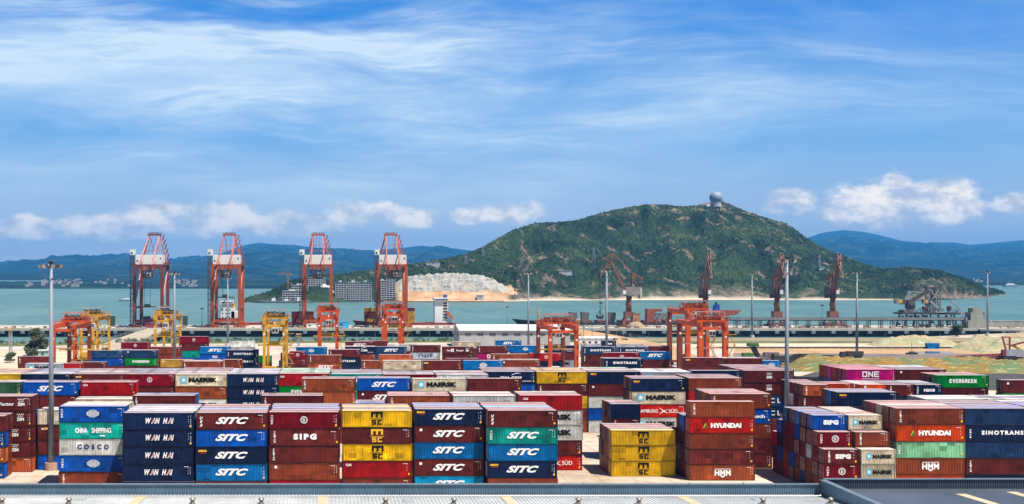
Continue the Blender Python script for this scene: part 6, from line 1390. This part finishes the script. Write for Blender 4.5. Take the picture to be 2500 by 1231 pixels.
t_ = thing('small_pump', 'small dark pump on a sledge beside the puddle', 'pump', (wx(2226, 515), 515, .05)); MB().bx(-2.6, 2.6, -.6, .6, .1, .8).build('sledge', DARKST, t_); MB().tube((-1, 0, .8), (1.4, 0, .8), .7).bar((0, 0, 1.4), (0, 0, 5.5), .16).build('pump_body', TRK, t_)
# black machine at the right edge near the road
t_ = thing('wheel_loader', 'black loader on the asphalt road past the broad green container', 'loader', (wx(2510, 330), 330, .05)); MB().bx(-3, 4, -1.2, 1.2, 1, 3.4).prism([(-1.2, 3.42), (1.6, 3.42), (1.2, 5.2), (-.8, 5.2)], -1, 1).build('body', TRK, t_); MB().prism([(-5, .3), (-3.2, .3), (-3.4, 2.2), (-4.6, 2.4)], -1.4, 1.4).build('bucket', TRK, t_)
for x in (-1.8, 2.8):
    for y in (-1.3, 1.3): MB().tube((x, y - .3, .85), (x, y + .3, .85), .85, n=12).build('wheel', TYREM, t_)
def lorry(px, Y, c, lab, rz=0):
    t_ = thing('terminal_truck', lab, 'truck', (wx(px, Y), Y, 0.01), rz, 'terminal trucks parked between the stacks')
    cb = MB().prism([(-3, .6), (-.8, .6), (-.8, 2.9), (-2.6, 2.9), (-3, 1.8)], -1.2, 1.2).build('cab', c, t_); MB().bx(-2.5, -1.2, -1.26, -1.21, 1.7, 2.6).build('window', DGLASS, cb); MB().bx(-.6, 11, -1.2, 1.2, 1.1, 1.5).build('trailer_bed', DARKST, t_)
    for x in (-2, .4, 8.6, 9.8):
        for y in (-1, 1): MB().tube((x, y - .2, .5), (x, y + .2, .5), .5, n=10).build('wheel', TYREM, t_)
lorry(654, 388, HOUSEM, 'white truck under the large yellow gantry'); lorry(372, 474, HOUSEM, 'white truck beside the yellow gantry near the ramp'); lorry(1752, 420, HOUSEM, 'white truck under the big bright orange gantry')

# ------------------------------------------------------------------ signal towers
for px, Y, top, lab in ((26, 500, 806, 'thin lattice signal tower beside the dark windswept trees'), (729, 560, 822, 'thin lattice signal tower between the yellow gantry and the reel gantry'), (1411, 690, 785, 'lattice signal tower near the earth quay road')):
    h_ = wz(top, Y); t_ = thing('signal_tower', lab, 'signal tower', (wx(px, Y), Y, 0), 0, 'lattice signal towers'); MB().truss((0, 0, 0), (0, 0, h_), 1.1, 9, .17).build('lattice', STEEL, t_); MB().bx(-1.4, 1.4, -1, 1, h_, h_ + .15).rail([(-1.4, -1, h_ + .15), (1.4, -1, h_ + .15), (1.4, 1, h_ + .15)], 1, .1, .9).build('platform', YSTAIR, t_)
    for x in (-.9, 0, .9): MB().lathe((x, -.6, h_ + 1.0), [(.12, 0), (.3, .15), (.3, .5), (.05, .6)], 8).build('lamp', HOUSEM, t_)
for px, py, lab in ((106, 862, 'small teal hut beside the dark windswept trees'), (1497, 828, 'small cream gatehouse beside the earth quay road')):
    Y = CAMZ * F / (py + 10 - HZ); t_ = thing('hut', lab, 'hut', (wx(px, Y), Y, 0)); c = mat('hut_teal', (.22, .38, .38), .7) if px < 200 else mat('hut_cream', (.50, .42, .32), .8); MB().bx(-2, 2, -1.5, 1.5, 0, 3).build('wall', c, t_); MB().bx(-2.4, 2.4, -1.9, 1.9, 3.01, 3.3).build('roof', HOUSEM, t_); MB().bx(-.5, .6, -1.56, -1.51, 1, 2.2).build('window', DGLASS, t_)
lf = g((0, 893), (150, 872)); link_fence([(-235, 455, 0), (-190, 470, 0), (-160, 500, 0), (-122, 545, 0)], 'pale post fence along the western yard edge', 2.2, 4)

# ------------------------------------------------------------------ trees and bushes
LEAF = bpy.data.materials.new('leaf'); LEAF.use_nodes = True; t = NT(LEAF.node_tree); b = t.n['Principled BSDF']; o = t.add('ShaderNodeTexCoord').outputs['Object']
t.l.new(t.ramp(t.noise(o, .9, 3, .6), [(.35, (.020, .035, .016)), (.5, (.040, .060, .024)), (.66, (.085, .10, .04))]), b.inputs['Base Color']); b.inputs['Roughness'].default_value = .7
BARK = mat('bark', (.10, .07, .05), .9, var=.3, scale=2)
def leafy(m, c, r, n, s, rr, droop=0.0):
    for k in range(n):
        d = Vector((rr.gauss(0, 1), rr.gauss(0, 1), rr.gauss(0, 1))); d.normalize(); p = Vector(c) + Vector((d.x * r[0], d.y * r[1], d.z * r[2])) * (rr.random() ** .4)
        a = Vector((rr.gauss(0, 1), rr.gauss(0, 1), rr.gauss(0, 1) + droop)).normalized(); b_ = a.orthogonal().normalized(); q = s * rr.uniform(.6, 1.4)
        m.add([p - a * q, p + b_ * q * .5, p + a * q, p - b_ * q * .5], [(0, 1, 2, 3)])
def tree(px, Y, h, w_, label, seed, lean=.0, name='casuarina_tree', group='trees near the shore'):
    rr = random.Random(seed); t_ = thing(name, label, 'tree', (wx(px, Y), Y, 0), 0, group)
    tk = MB().tube((0, 0, -.2), (lean * h * .25, 0, h * .4), h * .028, h * .018, 8).tube((lean * h * .25, 0, h * .4), (lean * h * .6, 0, h * .8), h * .018, h * .006, 7)
    for k in range(6): a = rr.uniform(0, 6.28); z = h * rr.uniform(.25, .6); tk.tube((lean * z * .6, 0, z), (lean * z + math.cos(a) * w_ * .35, math.sin(a) * w_ * .35, z + h * .2), h * .01, h * .004, 5)
    tk.build('trunk', BARK, t_); m = MB()
    for k in range(20):
        z = h * rr.uniform(.10, .95); wq = w_ * .5 * (1 - abs(z / h - .42) * .95); a = rr.uniform(0, 6.28); q = rr.uniform(.2, .9); leafy(m, (lean * z + math.cos(a) * wq * q, math.sin(a) * wq * q, z), (w_ * .24, w_ * .24, h * .12), 190, h * .045, rr, .8)
    m.build('crown', LEAF, t_); return t_
tree(80, 508, 12.0, 8, 'dark windswept tree, larger of the pair by the signal tower', 1, .16); tree(98, 512, 9.6, 5, 'dark windswept tree, smaller and narrower of the pair', 2, .16); tree(2338, 655, 7.6, 7, 'dark round tree alone on the eastern bank', 3, 0, 'round_tree')
tree(26, 470, 4.2, 6, 'low green bush below the signal tower', 4, 0, 'bush'); tree(1553, 470, 2.4, 5, 'low scrub bush beside the slate containers', 5, 0, 'bush')
rr = random.Random(8); bm = MB()
for k in range(210):
    X_ = rr.uniform(-200, 165); Ysh = float(np.interp(X_, [p[0] for p in shore], [p[1] for p in shore])); leafy(bm, (X_, Ysh - rr.uniform(2, 12), rr.uniform(.4, 1.4)), (rr.uniform(.8, 2.2), 1.2, rr.uniform(.6, 1.7)), 34, .42, rr, .4)
tag(bm.build('shore_scrub', LEAF), 'scrub along the shore behind the yard', 'scrub', kind='stuff')
# canopy of the island's woods: leaf clumps standing proud of the slope
rr = random.Random(21); cm = MB(); ncol, nrow = ISL.shape[:2]
for k in range(15000):
    i = rr.randrange(2, ncol - 2); j = int(nrow * (.12 + .80 * rr.random())); px = ISLPX[i]
    p = ISL[i][min(j, nrow - 9)]; s = rr.uniform(.8, 2.4)
    if 950 < px < 1255 and (p[1] - float(shoreY(px))) < 66: continue
    if 685 < px < 975 and j < 60: continue
    if 2230 < px < 2335 and j < 80: continue
    top = [(p[0] + s * math.cos(a) * rr.uniform(.6, 1.1), p[1] + s * math.sin(a) * rr.uniform(.6, 1.1), p[2] + s * rr.uniform(-.1, .5)) for a in (0, 1.05, 2.1, 3.14, 4.2, 5.2)]
    cm.add([(p[0], p[1], p[2] + s * 1.5)] + top, [(0, q + 1, (q + 1) % 6 + 1) for q in range(6)])
tag(cm.build('island_woods', bpy.data.materials['wooded_hillside']), 'dense green woods covering the island slope', 'woods', kind='stuff')

build_containers()
